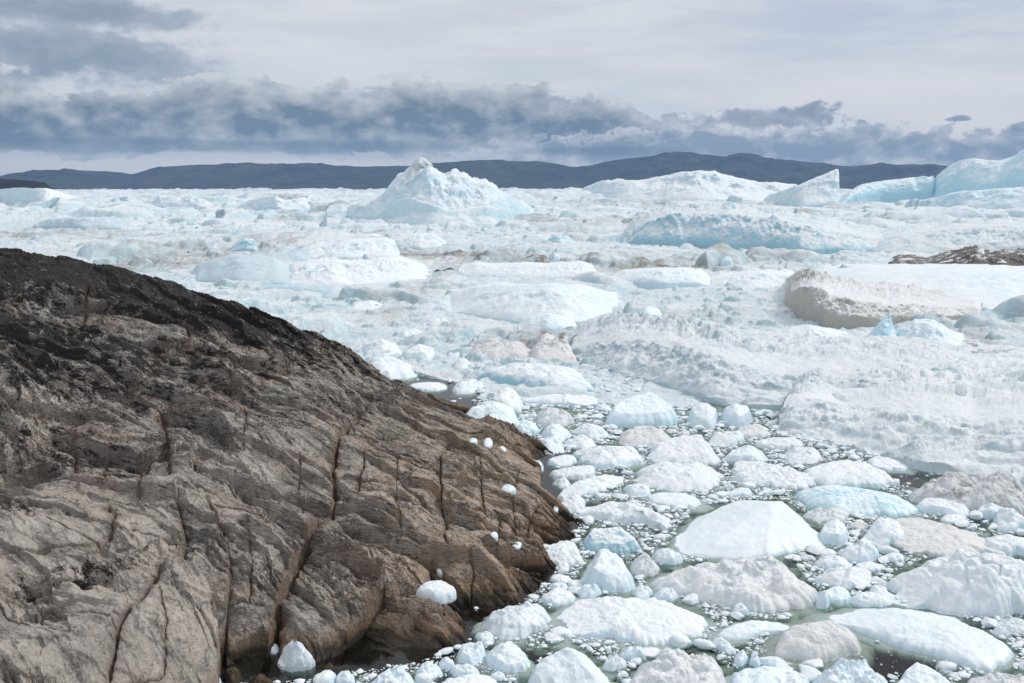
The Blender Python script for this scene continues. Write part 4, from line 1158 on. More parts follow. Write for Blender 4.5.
    # ---- small relief
    z += land * ((0.03 + 0.09 * worn) * fbm2(a / 1.2, s / 0.5, 4) + 0.05 * upper * ridged2(a / 0.9, s / 0.3, 3) + 0.03 * fbm2(x / 0.25, y / 0.25, 3))
    # ---- hollows: the ice filled notch, the pool under the overhang
    for (u, v, ru, rv, dp) in ((437, 594, 16, 9, 0.5), (25, 492, 48, 7, .5), (470, 604, 12, 8, 0.5)):
        z -= dp * np.exp(-(((u0 - u) / ru) ** 2 + ((v0 - v) / rv) ** 2))
    # ---- colour masks (lichen crust, wet tide band, warm washed lower slabs)
    lich = 0.62 * sstep(460, 290, v0 - 0.05 * (u0 - 100)) * sstep(430, 240, u0) + 0.30 * sstep(480, 370, v0)
    lich += 0.6 * np.exp(-(((u0 - 75) / 75) ** 2 + ((v0 - 575) / 14) ** 2)) + 0.45 * np.exp(-(((u0 - 15) / 30) ** 2 + ((v0 - 508) / 10) ** 2)) + 0.5 * np.exp(-(((u0 - 210) / 40) ** 2 + ((v0 - 545) / 20) ** 2)) * 0.6
    lich += 0.5 * np.exp(-(((u0 - 60) / 90) ** 2 + ((v0 - 455) / 22) ** 2))
    grit = np.exp(-(((u0 - 70) / 170) ** 4 + ((v0 - 600) / 110) ** 4)) + 0.6 * np.exp(-(((u0 - 250) / 70) ** 2 + ((v0 - 470) / 30) ** 2))
    for (u, v, ru, rv, k_) in ((145, 333, 55, 13, .8), (110, 318, 40, 8, .6), (25, 312, 40, 10, .6), (60, 298, 45, 5, .4), (50, 405, 60, 7, .6), (265, 385, 50, 12, .5), (235, 350, 50, 7, .65), (320, 380, 30, 8, .4), (120, 375, 50, 6, .35)):
        lich -= k_ * np.exp(-(((u0 - u) / ru) ** 2 + ((v0 - v - 0.25 * (u0 - u)) / rv) ** 2))
    warm = sstep(300, 470, u0) * sstep(420, 520, v0 + 0.15 * u0) + 0.5 * np.exp(-(((u0 - 205) / 25) ** 2 + ((v0 - 630) / 50) ** 2)) + 0.5 * np.exp(-(((u0 - 90) / 40) ** 2 + ((v0 - 510) / 20) ** 2))
    warm += 0.7 * np.exp(-(((u0 - 320) / 45) ** 2 + ((v0 - 352) / 18) ** 2))
    V = np.stack([x, y, z], 1)
    q = grid_quads(nr, nu)
    keep = z[q].max(1) > -3.0
    q = q[keep]
    me = mesh_from('rock', V, q, None, M['rock'], {'lichen': np.clip(lich, 0, 1), 'warm': np.clip(warm, 0, 1), 'crack': np.clip(crack, 0, 1), 'tone': np.clip(tone, 0, 1), 'worn': worn, 'rust': rust, 'grit': np.clip(grit, 0, 1)}, smooth=False)
    return link('rock_shore', me, kind='structure', label='layered grey brown bedrock shore sloping down into the icy water'), X, Y, z.reshape(X.shape)


def rock_mat():
    m, nt, bs, out = new_mat('gneiss rock')
    p = nt.n('ShaderNodeTexCoord').outputs['Object']
    rotz = math.atan2(0.694, 0.72)
    al = nt.mapping(p, (1, 1, 1), (0, 0, rotz))              # x along the strata
    st = nt.mapping(al, (0.16, 1.0, 2.2))
    band = nt.noise(st, 0.9, 5, 0.6, 0.6)
    fineband = nt.noise(nt.mapping(al, (0.22, 1.6, 4.0)), 4.0, 5, 0.65, 0.4)
    big = nt.noise(p, 0.22, 4, 0.6)
    mid = nt.noise(p, 1.3, 6, 0.65)
    fine = nt.noise(p, 11.0, 5, 0.7)
    grey = (0.275, 0.255, 0.232, 1); dgrey = (0.125, 0.12, 0.113, 1)
    tan = (0.40, 0.295, 0.205, 1); pink = (0.40, 0.295, 0.24, 1); pale = (0.50, 0.455, 0.40, 1)
    col = nt.mix(nt.step(band, 0.38, 0.60), dgrey, grey)
    patch = nt.noise(nt.mapping(al, (0.5, 1.0, 1.0), loc=(9, 3, 1)), 0.42, 7, 0.66)
    col = nt.mix(nt.math('MULTIPLY', nt.step(big, 0.46, 0.60), 0.5), col, pink)
    col = nt.mix(nt.math('MULTIPLY', nt.step(patch, 0.49, 0.58), 0.65), col, (0.46, 0.43, 0.395, 1))
    col = nt.mix(nt.math('MULTIPLY', nt.step(fineband, 0.50, 0.62), nt.math('ADD', 0.25, nt.math('MULTIPLY', nt.attr('worn'), 0.5))), col, pale)
    wm = nt.math('MULTIPLY', nt.attr('warm'), nt.step(nt.math('ADD', mid, nt.math('MULTIPLY', nt.math('SUBTRACT', band, 0.5), 0.6)), 0.32, 0.62))
    col = nt.mix(nt.math('MULTIPLY', wm, 0.75), col, tan)
    col = nt.mix(nt.math('MULTIPLY', nt.step(fineband, 0.50, 0.40), 0.6), col, (0.075, 0.066, 0.058, 1))
    # dark seams along the bedding and across it: lichen, soil and painted crevice shadow
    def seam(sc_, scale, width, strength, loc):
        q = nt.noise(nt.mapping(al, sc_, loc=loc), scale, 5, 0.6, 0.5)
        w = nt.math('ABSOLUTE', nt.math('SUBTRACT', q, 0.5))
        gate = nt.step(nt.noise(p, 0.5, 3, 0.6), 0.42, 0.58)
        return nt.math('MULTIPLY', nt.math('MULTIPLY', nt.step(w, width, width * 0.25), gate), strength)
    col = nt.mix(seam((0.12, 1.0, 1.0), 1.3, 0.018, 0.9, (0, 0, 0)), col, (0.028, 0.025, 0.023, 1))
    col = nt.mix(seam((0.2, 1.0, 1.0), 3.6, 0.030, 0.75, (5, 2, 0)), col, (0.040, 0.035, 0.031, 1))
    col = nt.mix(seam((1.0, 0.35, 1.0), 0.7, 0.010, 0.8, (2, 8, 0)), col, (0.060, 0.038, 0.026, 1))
    speck = nt.step(nt.noise(p, 24.0, 3, 0.7), 0.56, 0.66)
    col = nt.mix(nt.math('MULTIPLY', speck, 0.28), col, (0.05, 0.047, 0.045, 1))
    # the ice polished slabs low on the left are paler and greyer
    col = nt.mix(nt.math('MULTIPLY', nt.attr('grit'), nt.step(mid, 0.36, 0.58, 0.15, 0.62)), col, (0.44, 0.40, 0.365, 1))
    # every bed has its own shade
    col = nt.mix(nt.step(nt.attr('tone'), 0.48, 0.22, 0.0, 0.62), col, (0.070, 0.063, 0.057, 1))
    col = nt.mix(nt.step(nt.attr('tone'), 0.52, 0.78, 0.0, 0.45), col, (0.44, 0.385, 0.33, 1))
    # lichen crust: black, breaking up into specks
    ln = nt.math('ADD', nt.math('MULTIPLY', nt.noise(nt.mapping(al, (0.45, 1.1, 1.6)), 1.1, 8, 0.74), 1.0), nt.math('MULTIPLY', nt.math('SUBTRACT', fine, 0.5), 0.30))
    lm = nt.step(nt.math('ADD', ln, nt.math('MULTIPLY', nt.math('SUBTRACT', nt.attr('lichen'), 0.5), 0.30)), 0.485, 0.545)
    lm = nt.math('MULTIPLY', lm, nt.step(nt.attr('lichen'), 0.02, 0.25))
    col = nt.mix(nt.math('MULTIPLY', lm, 0.95), col, (0.013, 0.012, 0.012, 1))
    dull = nt.math('MULTIPLY', nt.attr('lichen'), nt.step(nt.noise(nt.mapping(al, (0.3, 1.2, 1.5), loc=(3, 1, 7)), 1.6, 6, 0.65), 0.40, 0.60, 0.0, 0.6))
    col = nt.mix(dull, col, (0.040, 0.036, 0.034, 1))
    # rust and soil in the joints
    ck = nt.math('MULTIPLY', nt.attr('crack'), nt.step(mid, 0.25, 0.6))
    col = nt.mix(nt.math('MULTIPLY', ck, 0.6), col, (0.075, 0.044, 0.028, 1))
    col = nt.mix(nt.math('MULTIPLY', nt.attr('rust'), nt.step(nt.noise(p, 2.5, 5, 0.7), 0.42, 0.62, 0.1, 0.8)), col, (0.21, 0.095, 0.048, 1))
    # tide band: brown algae, then a wet dark foot
    sep = nt.n('ShaderNodeSeparateXYZ'); nt.set(sep.inputs[0], p)
    hz = nt.math('ADD', sep.outputs[2], nt.math('MULTIPLY', nt.math('SUBTRACT', mid, 0.5), 0.7))
    col = nt.mix(nt.step(hz, 1.3, 0.5, 0, 0.55), col, (0.135, 0.075, 0.032, 1))
    col = nt.mix(nt.step(hz, 0.62, 0.15, 0, 0.92), col, (0.028, 0.023, 0.018, 1))
    moss = nt.math('MULTIPLY', nt.step(nt.noise(p, 0.6, 5, 0.7), 0.68, 0.74), nt.attr('lichen'))
    col = nt.mix(nt.math('MULTIPLY', moss, 0.7), col, (0.055, 0.055, 0.018, 1))
    nt.set(bs.inputs['Base Color'], col)
    nt.set(bs.inputs['Roughness'], nt.step(hz, 0.05, 0.35, 0.35, 0.8))
    bs.inputs['Specular IOR Level'].default_value = 0.15
    nrm = nt.bump(band, 0.35, 0.22)
    nrm = nt.bump(fineband, 0.4, 0.07, nrm)
    nrm = nt.bump(mid, 0.8, 0.14, nrm)
    nrm = nt.bump(fine, 0.8, 0.035, nrm)
    nt.set(bs.inputs['Normal'], nrm)
    return m


M['rock'] = rock_mat()
rock_obj, RX, RY, RZ = rock_surface()
ROCKPOLY = [(0, 250), (100, 265), (200, 292), (280, 325), (340, 345), (380, 375), (420, 393), (480, 415), (540, 440), (548, 455), (572, 505), (578, 528), (556, 560), (552, 580), (520, 602), (495, 613), (472, 606), (463, 640), (420, 662), (345, 673), (222, 690), (0, 720)]
mark(ROCKPOLY)


def rock_hit(u, v):
    """first point of the finished rock seen at this picture position"""
    U, V_ = project(RX, RY, RZ)
    d = np.hypot((U - u), (V_ - v))
    i = np.unravel_index(np.argmin(np.where(d < 1.6, RY, 1e6)), d.shape) if (d < 1.6).any() else np.unravel_index(np.argmin(d), d.shape)
    return float(RX[i]), float(RY[i]), float(RZ[i])


def on_rock(u0, v0, u1, v1, H, kind, mat, label, name='ice_chunk', cat='ice chunk', **kw):
    z = float(np.median([rock_hit(u0 + (u1 - u0) * t, v1 - 1)[2] for t in (0.3, 0.4, 0.5, 0.6, 0.7)]))
    cu_, wu_ = (u0 + u1) / 2, (u1 - u0) * (0.42 if u1 - u0 < 25 else 0.5)
    u0, u1 = cu_ - wu_, cu_ + wu_
    H *= 0.6 if wu_ < 8 else 0.9
    n = 7       # an even rounded outline; the lump is bedded a little into the rock
    c_ = random.Random(int(u0 * 7 + v0))
    pl = [((u0 + u1) / 2 + (u1 - u0) / 2 * math.cos(6.2832 * i / n) * c_.uniform(0.68, 1.12), (v0 + v1) / 2 + (v1 - v0) / 2 * math.sin(6.2832 * i / n) * c_.uniform(0.85, 1.05)) for i in range(n)]
    return floe(pl, H, kind, mat, label, name=name, cat=cat, foot=0.0, depth=0.35, water_z=z - 0.08, occupy=False, rough=0.5, **kw)


on_rock(413, 579, 460, 602, 0.9, 'slab', 'rough', 'white ice block wedged in the notch between two shore rocks')
on_rock(434, 558, 452, 576, 0.6, 'dome', 'rough', 'greyish ice lump stuck in the crack above the wedged block')
on_rock(382, 577, 398, 588, 0.5, 'dome', 'white', 'small white lump stranded behind the middle boulder')
floe([(277, 660), (280, 648), (290, 642), (303, 641), (313, 647), (316, 656), (308, 666), (290, 669)], 1.1, 'rubble', 'rough', name='ice_chunk', cat='ice chunk', foot=0.0, depth=0.8, water_z=0.15, occupy=False, label='craggy white ice block stranded at the foot of the red crack')
on_rock(264, 643, 284, 655, 0.4, 'dome', 'white', 'small ice lump beside the craggy stranded block')
on_rock(496, 483, 520, 493, 0.3, 'rubble', 'white', 'crumbled white ice patch lying on the rock slab', )
on_rock(503, 474, 515, 487, 0.55, 'dome', 'rough', 'upright white lump on the crumbled ice patch')
on_rock(480, 437, 495, 448, 0.5, 'dome', 'rough', 'white ice ball stranded near the rock ridge')
on_rock(497, 446, 508, 455, 0.4, 'dome', 'rough', 'smaller white ice ball below the stranded one near the rock ridge')
on_rock(468, 437, 480, 443, 0.25, 'dome', 'white', 'tiny ice bit on the rock ridge')
on_rock(461, 551, 475, 558, 0.3, 'dome', 'white', 'small white lump on the wet ledge of the rock tip')
on_rock(488, 531, 500, 538, 0.3, 'dome', 'white', 'small ice lump in the cleft of the shore rock')
on_rock(510, 541, 524, 549, 0.35, 'dome', 'white', 'pointed ice lump at the lower end of the shore cleft')
on_rock(512, 568, 521, 573, 0.2, 'dome', 'white', 'tiny white ice bit on the rock tip by the inlet')
on_rock(552, 504, 560, 512, 0.3, 'dome', 'white', 'small ice bit on the brown shore slab')
floe([(537, 447), (545, 436), (555, 436), (564, 446), (563, 452), (552, 454)], 0.8, 'dome', 'clean', 'bright oblong ice block resting against the tip of the rock', water_z=0.0, occupy=False, name='ice_chunk', cat='ice chunk')
floe((527, 460, 543, 471), 0.6, 'dome', 'clean', 'small white block on the dark rock tip', water_z=0.05, occupy=False, name='ice_chunk', cat='ice chunk')
floe((193, 668, 222, 690), 0.5, 'rubble', 'white', 'flat white ice lump under the big boulder at the picture edge'.replace(' at the picture edge', ''), water_z=0.0, occupy=False, name='ice_chunk', cat='ice chunk')
for (a, lab) in (((222, 666, 242, 690), 'loose tan stone at the foot of the big boulder'), ((246, 672, 275, 695), 'loose brown stone beside the tan stone'), ((318, 665, 338, 680), 'rounded grey stone awash under the rock ledge')):
    floe(a, 0.5, 'dome', 'rock', lab, name='boulder', cat='boulder', water_z=0.0, occupy=False, rough=1.2)

# ------------------------------------------------------------------ small loose chunks filling the gaps (things) and the brash (stuff)
OPEN = [[(380, 370), (420, 376), (458, 384), (480, 394), (474, 410), (440, 408), (400, 394)], [(543, 455), (575, 452), (600, 470), (565, 492), (548, 480)], [(440, 596), (495, 612), (483, 650), (455, 642)],
        [(515, 655), (560, 640), (548, 655), (532, 664)], [(848, 622), (890, 640), (945, 660), (915, 670), (888, 676), (858, 648)],
        [(885, 472), (905, 464), (935, 468), (918, 484), (890, 483)], [(727, 638), (748, 634), (746, 652), (735, 648)], [(962, 514), (1005, 532), (985, 530)]]
OPENM = np.zeros(OCC.shape, bool)
for p in OPEN:
    OPENM |= in_poly(p, UU, VV)


def mat_ok(u, v):
    i = np.clip(np.round(v).astype(int), 0, 719); j = np.clip(np.round(u).astype(int), 0, 1059)
    return OCC[i, j], OPENM[i, j]


rc = random.Random(21)
placed = 0
tries = 0
while placed < 140 and tries < 60000:
    tries += 1
    u = rc.uniform(400, 1030); v = rc.uniform(400, 690)
    d = CAM_H / max(0.05, -float(ray(u, v)[2]))
    size = rc.choice([rc.uniform(0.7, 1.2), rc.uniform(1.0, 1.9), rc.uniform(1.4, 2.4)]) * (1 - 0.5 * placed / 140)
    w = size / d * F_PX * 1.0; h = w * rc.uniform(0.42, 0.62) * (0.55 + 0.45 * (v - 400) / 280)
    b = (u - w / 2, v - h / 2, u + w / 2, v + h / 2)
    i0, i1, j0, j1 = int(b[1]), int(b[3]) + 1, int(b[0]), int(b[2]) + 1
    if j1 > 1058 or i1 > 718: continue
    if OCC[i0:i1, j0:j1].mean() > 0.10 or OPENM[i0:i1, j0:j1].mean() > 0.2: continue
    near = sorted(LAND, key=lambda q: (q[0] - u) ** 2 + (2.0 * (q[1] - v)) ** 2)
    big_ = 'small' if size < 1.1 else 'medium'
    kd = rc.choice(['dome', 'slab', 'facet', 'rubble', 'slab', 'slab']); mt = rc.choice(['white', 'white', 'rough', 'clean', 'dirty', 'pale'])
    ad = {'dome': 'rounded', 'facet': 'angular', 'rubble': 'crumbly', 'slab': 'flat'}[kd]; tn = {'white': 'white', 'rough': 'white', 'clean': 'smooth white', 'dirty': 'dusty', 'pale': 'bluish'}[mt]
    floe(b, size * rc.uniform(0.18, 0.36), kd, mt, '%s %s %s chunk between the %s and the %s' % (big_, ad, tn, near[0][2], near[1][2]), name='ice_chunk', cat='ice chunk', group='loose chunks of ice among the floes', foot=rc.choice([0.04, 0.1, 0.2]), seed=3000 + placed)
    placed += 1


def ico(sub):
    import bmesh
    bm = bmesh.new(); bmesh.ops.create_icosphere(bm, subdivisions=sub, radius=1.0)
    v = np.array([t.co[:] for t in bm.verts]); bm.verts.index_update()
    f = np.array([[t.index for t in q.verts] for q in bm.faces]); bm.free()
    return v, f


def brash():
    allv, allf, base = [], [], 0
    rng = np.random.default_rng(77)
    temps = {}
    for sub in (0, 1, 2):
        v, f = ico(sub + 1)
        ts = []
        for k in range(10):
            o = rng.uniform(0, 99)
            r = 1 + 0.24 * fbm3(v[:, 0] * 1.1 + o, v[:, 1] * 1.1, v[:, 2] * 1.1 + k, 3)
            w = v * r[:, None] * np.array([1.0, rng.uniform(0.6, 1.0), rng.uniform(0.25, 0.5)])
            for _ in range(7):      # a few broken faces
                nrm = rng.normal(size=3); nrm /= np.linalg.norm(nrm)
                dd = w @ nrm; lim = dd.max() * rng.uniform(0.6, 0.85)
                w = w - np.maximum(dd - lim, 0)[:, None] * nrm
            ts.append(w)
        temps[sub] = (ts, f)
    taken = None
    for (sp, rmin, rmax, sub, ymax, cover, zf) in ((0.95, 0.30, 0.60, 2, 118, 0.80, .10), (0.46, 0.15, 0.28, 1, 118, 0.90, .05), (0.21, 0.06, 0.125, 1, 84, 0.88, .02), (0.125, 0.032, 0.066, 0, 68, 0.72, .01)):
        gx, gy = np.meshgrid(np.arange(-16, 58, sp), np.arange(35, ymax, sp))
        x = gx.ravel() + rng.uniform(-.42, .42, gx.size) * sp; y = gy.ravel() + rng.uniform(-.42, .42, gx.size) * sp
        u, v = project(x, y, np.zeros(x.shape))
        oc, op = mat_ok(u, v)
        vis = (u > -10) & (u < 1075) & (v < 730)
        dn = fbm2(x / 5 + 3, y / 5, 4)
        ok = vis & ~oc & ((rng.random(x.shape) < np.clip(cover + 0.35 * dn, 0, 0.97)) & ~op | (op & (rng.random(x.shape) < 0.035)))
        oc2, _ = mat_ok(u, v + 3)
        x, y = x[ok], y[ok]
        r = rmin * 0.8 + (rmax * 1.15 - rmin * 0.8) * rng.random(x.shape) ** 2.4
        if taken is not None:   # leave out what lies under bigger pieces
            cell = 0.5
            m = {}
            for tx, ty, tr in taken: m.setdefault((int(tx / cell), int(ty / cell)), []).append((tx, ty, tr))
            kk = np.ones(len(x), bool)
            for i in range(len(x)):
                cx, cy = int(x[i] / cell), int(y[i] / cell)
                for ax in (-1, 0, 1):
                    for ay in (-1, 0, 1):
                        for (tx, ty, tr) in m.get((cx + ax, cy + ay), ()):
                            if (tx - x[i]) ** 2 + (ty - y[i]) ** 2 < (tr * 0.85) ** 2: kk[i] = False
            x, y, r = x[kk], y[kk], r[kk]
        new = list(zip(x, y, r))
        taken = (taken or []) + new
        ts, f = temps[sub]
        k = rng.integers(0, len(ts), len(x))
        T = np.stack(ts)[k]
        an = rng.uniform(0, 6.28, len(x)); c, s = np.cos(an), np.sin(an)
        vx = (T[:, :, 0] * c[:, None] - T[:, :, 1] * s[:, None]) * r[:, None] + x[:, None]
        vy = (T[:, :, 0] * s[:, None] + T[:, :, 1] * c[:, None]) * r[:, None] + y[:, None]
        vz = T[:, :, 2] * r[:, None] + (r * rng.uniform(-0.15, 0.3, len(r)))[:, None]
        V = np.stack([vx, vy, vz], -1).reshape(-1, 3)
        nv = T.shape[1]
        Fc = (f[None] + (np.arange(len(x)) * nv)[:, None, None] + base).reshape(-1, 3)
        allv.append(V); allf.append(Fc); base += len(V)
    # slush and small pieces hanging under the surface
    sp = 0.72
    gx, gy = np.meshgrid(np.arange(-16, 58, sp), np.arange(35, 112, sp))
    x = gx.ravel() + rng.uniform(-.4, .4, gx.size) * sp; y = gy.ravel() + rng.uniform(-.4, .4, gx.size) * sp
    u, v = project(x, y, np.zeros(x.shape)); oc, op = mat_ok(u, v)
    rk = in_poly(ROCKPOLY, u, v)
    ok = (u > -10) & (u < 1075) & (v < 730) & ~op & ~rk & (fbm2(x / 6 + 30, y / 6, 3) > -0.6)
    x, y = x[ok], y[ok]; r = rng.uniform(0.35, 0.75, len(x))
    ts, f = temps[1]
    T = np.stack(ts)[rng.integers(0, len(ts), len(x))]
    V = np.stack([T[:, :, 0] * r[:, None] + x[:, None], T[:, :, 1] * r[:, None] + y[:, None], T[:, :, 2] * r[:, None] * 0.7 - rng.uniform(0.22, 0.58, len(x))[:, None]], -1).reshape(-1, 3)
    allf.append((f[None] + (np.arange(len(x)) * T.shape[1])[:, None, None] + base).reshape(-1, 3)); allv.append(V)
    me = mesh_from('brash', np.concatenate(allv), None, np.concatenate(allf), M['brash'])
    print('brash pieces', len(taken))
    return link('brash_ice', me, kind='stuff', label='loose brash ice filling the gaps between the floes', category='brash ice')


M['brash'] = ice_mat('brash ice', grain=0.9, top=(0.80, 0.835, 0.86, 1), steep=(0.62, 0.74, 0.79, 1), dirt_amt=0.22, scale=1.6)
brash()

# ------------------------------------------------------------------ water, far shore, air, sky
def box_mesh(name, x0, x1, y0, y1, z0, z1, mat):
    v = [(x, y, z) for z in (z0, z1) for y in (y0, y1) for x in (x0, x1)]
    q = [(0, 2, 3, 1), (4, 5, 7, 6), (0, 1, 5, 4), (2, 6, 7, 3), (0, 4, 6, 2), (1, 3, 7, 5)]
    return mesh_from(name, v, q, None, mat, smooth=False)


wm, nt, bs, out = new_mat('fjord water')
wm.node_tree.nodes.remove(bs)
p = nt.n('ShaderNodeTexCoord').outputs['Object']
nrm = nt.bump(nt.noise(p, 1.4, 4, 0.6), 0.06, 0.2)
gl = nt.n('ShaderNodeBsdfGlossy'); gl.inputs['Roughness'].default_value = 0.08; gl.inputs['Color'].default_value = (0.95, 0.95, 0.95, 1); nt.set(gl.inputs['Normal'], nrm)
tr = nt.n('ShaderNodeBsdfTransparent'); tr.inputs['Color'].default_value = (0.92, 0.95, 0.92, 1)
fr = nt.n('ShaderNodeFresnel'); fr.inputs['IOR'].default_value = 1.33; nt.set(fr.inputs['Normal'], nrm)
mx = nt.n('ShaderNodeMixShader'); nt.set(mx.inputs[0], nt.math('MULTIPLY', fr.outputs[0], 1.0)); nt.set(mx.inputs[1], tr.outputs[0]); nt.set(mx.inputs[2], gl.outputs[0])
wm.node_tree.links.new(mx.outputs[0], out.inputs[0])
va = nt.n('ShaderNodeVolumeAbsorption'); va.inputs['Color'].default_value = (0.30, 0.56, 0.30, 1); va.inputs['Density'].default_value = 0.85
wm.node_tree.links.new(va.outputs[0], out.inputs['Volume'])
link('water', box_mesh('water', -9500, 9500, -900, 10500, -9.0, 0.0, wm), kind='structure', label='dark green fjord water between the floes')
sm, nt, bs, out = new_mat('sea bed'); bs.inputs['Base Color'].default_value = (0.05, 0.055, 0.045, 1); bs.inputs['Roughness'].default_value = 0.9
link('seabed', box_mesh('seabed', -9500, 9500, -900, 10500, -9.5, -8.9, sm), kind='structure', label='dark bed of the fjord under the water')


def hills(name, ridge, yr, yb, seed, mat, label, vb=HORIZON_V + 2, rel=1.0):
    nu, nt_ = 700, 90
    u = np.linspace(ridge[0][0], ridge[-1][0], nu)
    v = np.interp(u, [a[0] for a in ridge], [a[1] for a in ridge])
    ker = np.hanning(9); ker /= ker.sum()
    v = np.convolve(np.pad(v, 4, mode='edge'), ker, 'valid')
    v = v - 0.5 * fbm2(u / 14, u * 0 + seed, 4) * rel
    x, z = at_y(u, v, yr)
    t = np.linspace(0, 1, nt_)
    Y = yb + (yr - yb) * t[:, None] + 0 * u[None]
    h = z[None] * t[:, None] ** 0.8
    X = x[None] * (Y / yr)
    n = fbm2(X / 420 + seed, Y / 420, 5, 0.55); gul = ridged2(X / 500 + seed, Y / 900, 4)
    keep = np.sin(np.pi * np.clip(t, 0, 1))[:, None]
    Z = h * (1 + keep * (0.30 * n + 0.18 * gul * rel))
    Yb = np.concatenate([Y, Y[-1:] + 1500]); Xb = np.concatenate([X, X[-1:] * (yr + 1500) / yr]); Zb = np.concatenate([Z, Z[-1:] * 0.2])
    Zb[0] = -3
    V = np.stack([Xb, Yb, Zb], -1).reshape(-1, 3)
    return link(name, mesh_from(name, V, grid_quads(nt_ + 1, nu), None, mat), kind='structure', label=label)


hm, nt, bs, out = new_mat('tundra hill')
p = nt.n('ShaderNodeTexCoord').outputs['Object']
hc = nt.mix(nt.step(nt.noise(p, 0.004, 8, 0.7), 0.40, 0.62), (0.045, 0.045, 0.042, 1), (0.085, 0.078, 0.068, 1))
nt.set(bs.inputs['Base Color'], hc); bs.inputs['Roughness'].default_value = 0.95; bs.inputs['Specular IOR Level'].default_value = 0.1
nt.set(bs.inputs['Normal'], nt.bump(nt.noise(p, 0.01, 8, 0.7), 0.8, 30.0))
hills('hills', [(-260, 176), (-120, 174), (0, 177), (12, 173), (40, 170.5), (80, 170), (110, 171.5), (131, 175), (143, 172), (155, 168.5), (185, 165.5), (232, 163.5), (262, 165), (290, 164), (330, 165.5), (370, 166.5), (405, 166), (440, 164), (465, 161.5), (486, 160), (520, 161), (548, 162.5), (565, 166), (575, 167.5), (590, 166), (615, 161), (640, 158), (660, 154.5), (682, 153), (705, 154.5), (740, 157.5), (770, 159), (790, 160), (812, 162), (835, 165.5), (850, 166.5), (880, 164.5), (930, 164.5), (960, 167), (1010, 168), (1090, 164), (1200, 168), (1300, 170)],
      8200, 6900, 3.3, hm, 'long dark blue line of hills on the far shore')
hm2 = hm.copy(); hm2.name = 'dark headland rock'
for nd in hm2.node_tree.nodes:
    if nd.bl_idname == 'ShaderNodeMix': nd.inputs[6].default_value = (0.018, 0.016, 0.015, 1); nd.inputs[7].default_value = (0.040, 0.034, 0.030, 1)
hills('headland', [(-160, 171), (-60, 175), (-10, 178), (8, 179), (25, 180), (45, 182.5), (50, 186.5), (56, 190), (60, 193)], 2500, 2250, 8.1, hm2, 'low dark headland at the edge of the fjord', rel=0.6)

# the air of the fjord
am = bpy.data.materials.new('air'); am.use_nodes = True; am.node_tree.nodes.clear()
nt = NT(am.node_tree); out = nt.n('ShaderNodeOutputMaterial'); vol = nt.n('ShaderNodeVolumePrincipled')
vol.inputs['Color'].default_value = (0.21, 0.385, 0.64, 1); vol.inputs['Density'].default_value = 6e-5; vol.inputs['Anisotropy'].default_value = 0.0
am.node_tree.links.new(vol.outputs[0], out.inputs['Volume'])
hz = link('haze', box_mesh('haze', -10500, 10500, -1500, 11500, -11.0, 420.0, am), kind='stuff', label='thin blue air over the fjord', category='haze')

# ------------------------------------------------------------------ world: Nishita sky behind a broken cloud deck
SUN_EL, SUN_AZ = math.radians(40), math.radians(68)      # azimuth from straight ahead (+y) towards +x
world = bpy.data.worlds.new('World'); scene.world = world; world.use_nodes = True
world.node_tree.nodes.clear()
nt = NT(world.node_tree)
wout = nt.n('ShaderNodeOutputWorld'); bg = nt.n('ShaderNodeBackground')
world.node_tree.links.new(bg.outputs[0], wout.inputs[0])
sky = nt.n('ShaderNodeTexSky', sky_type='NISHITA'); sky.sun_disc = False
sky.sun_elevation = SUN_EL; sky.sun_rotation = SUN_AZ; sky.altitude = 50; sky.air_density = 1.0; sky.dust_density = 1.0; sky.ozone_density = 1.0
d = nt.n('ShaderNodeTexCoord').outputs['Generated']
sep = nt.n('ShaderNodeSeparateXYZ'); nt.set(sep.inputs[0], d)
az = nt.math('ARCTAN2', sep.outputs[0], sep.outputs[1])
hyp = nt.math('SQRT', nt.math('ADD', nt.math('MULTIPLY', sep.outputs[0], sep.outputs[0]), nt.math('MULTIPLY', sep.outputs[1], sep.outputs[1])))
el = nt.math('ARCTAN2', sep.outputs[2], hyp)


def AZ(u): return math.atan((u - 512) / F_PX)
def EL(v, u=512): return math.atan((HORIZON_V - v) / F_PX * math.cos(AZ(u)))


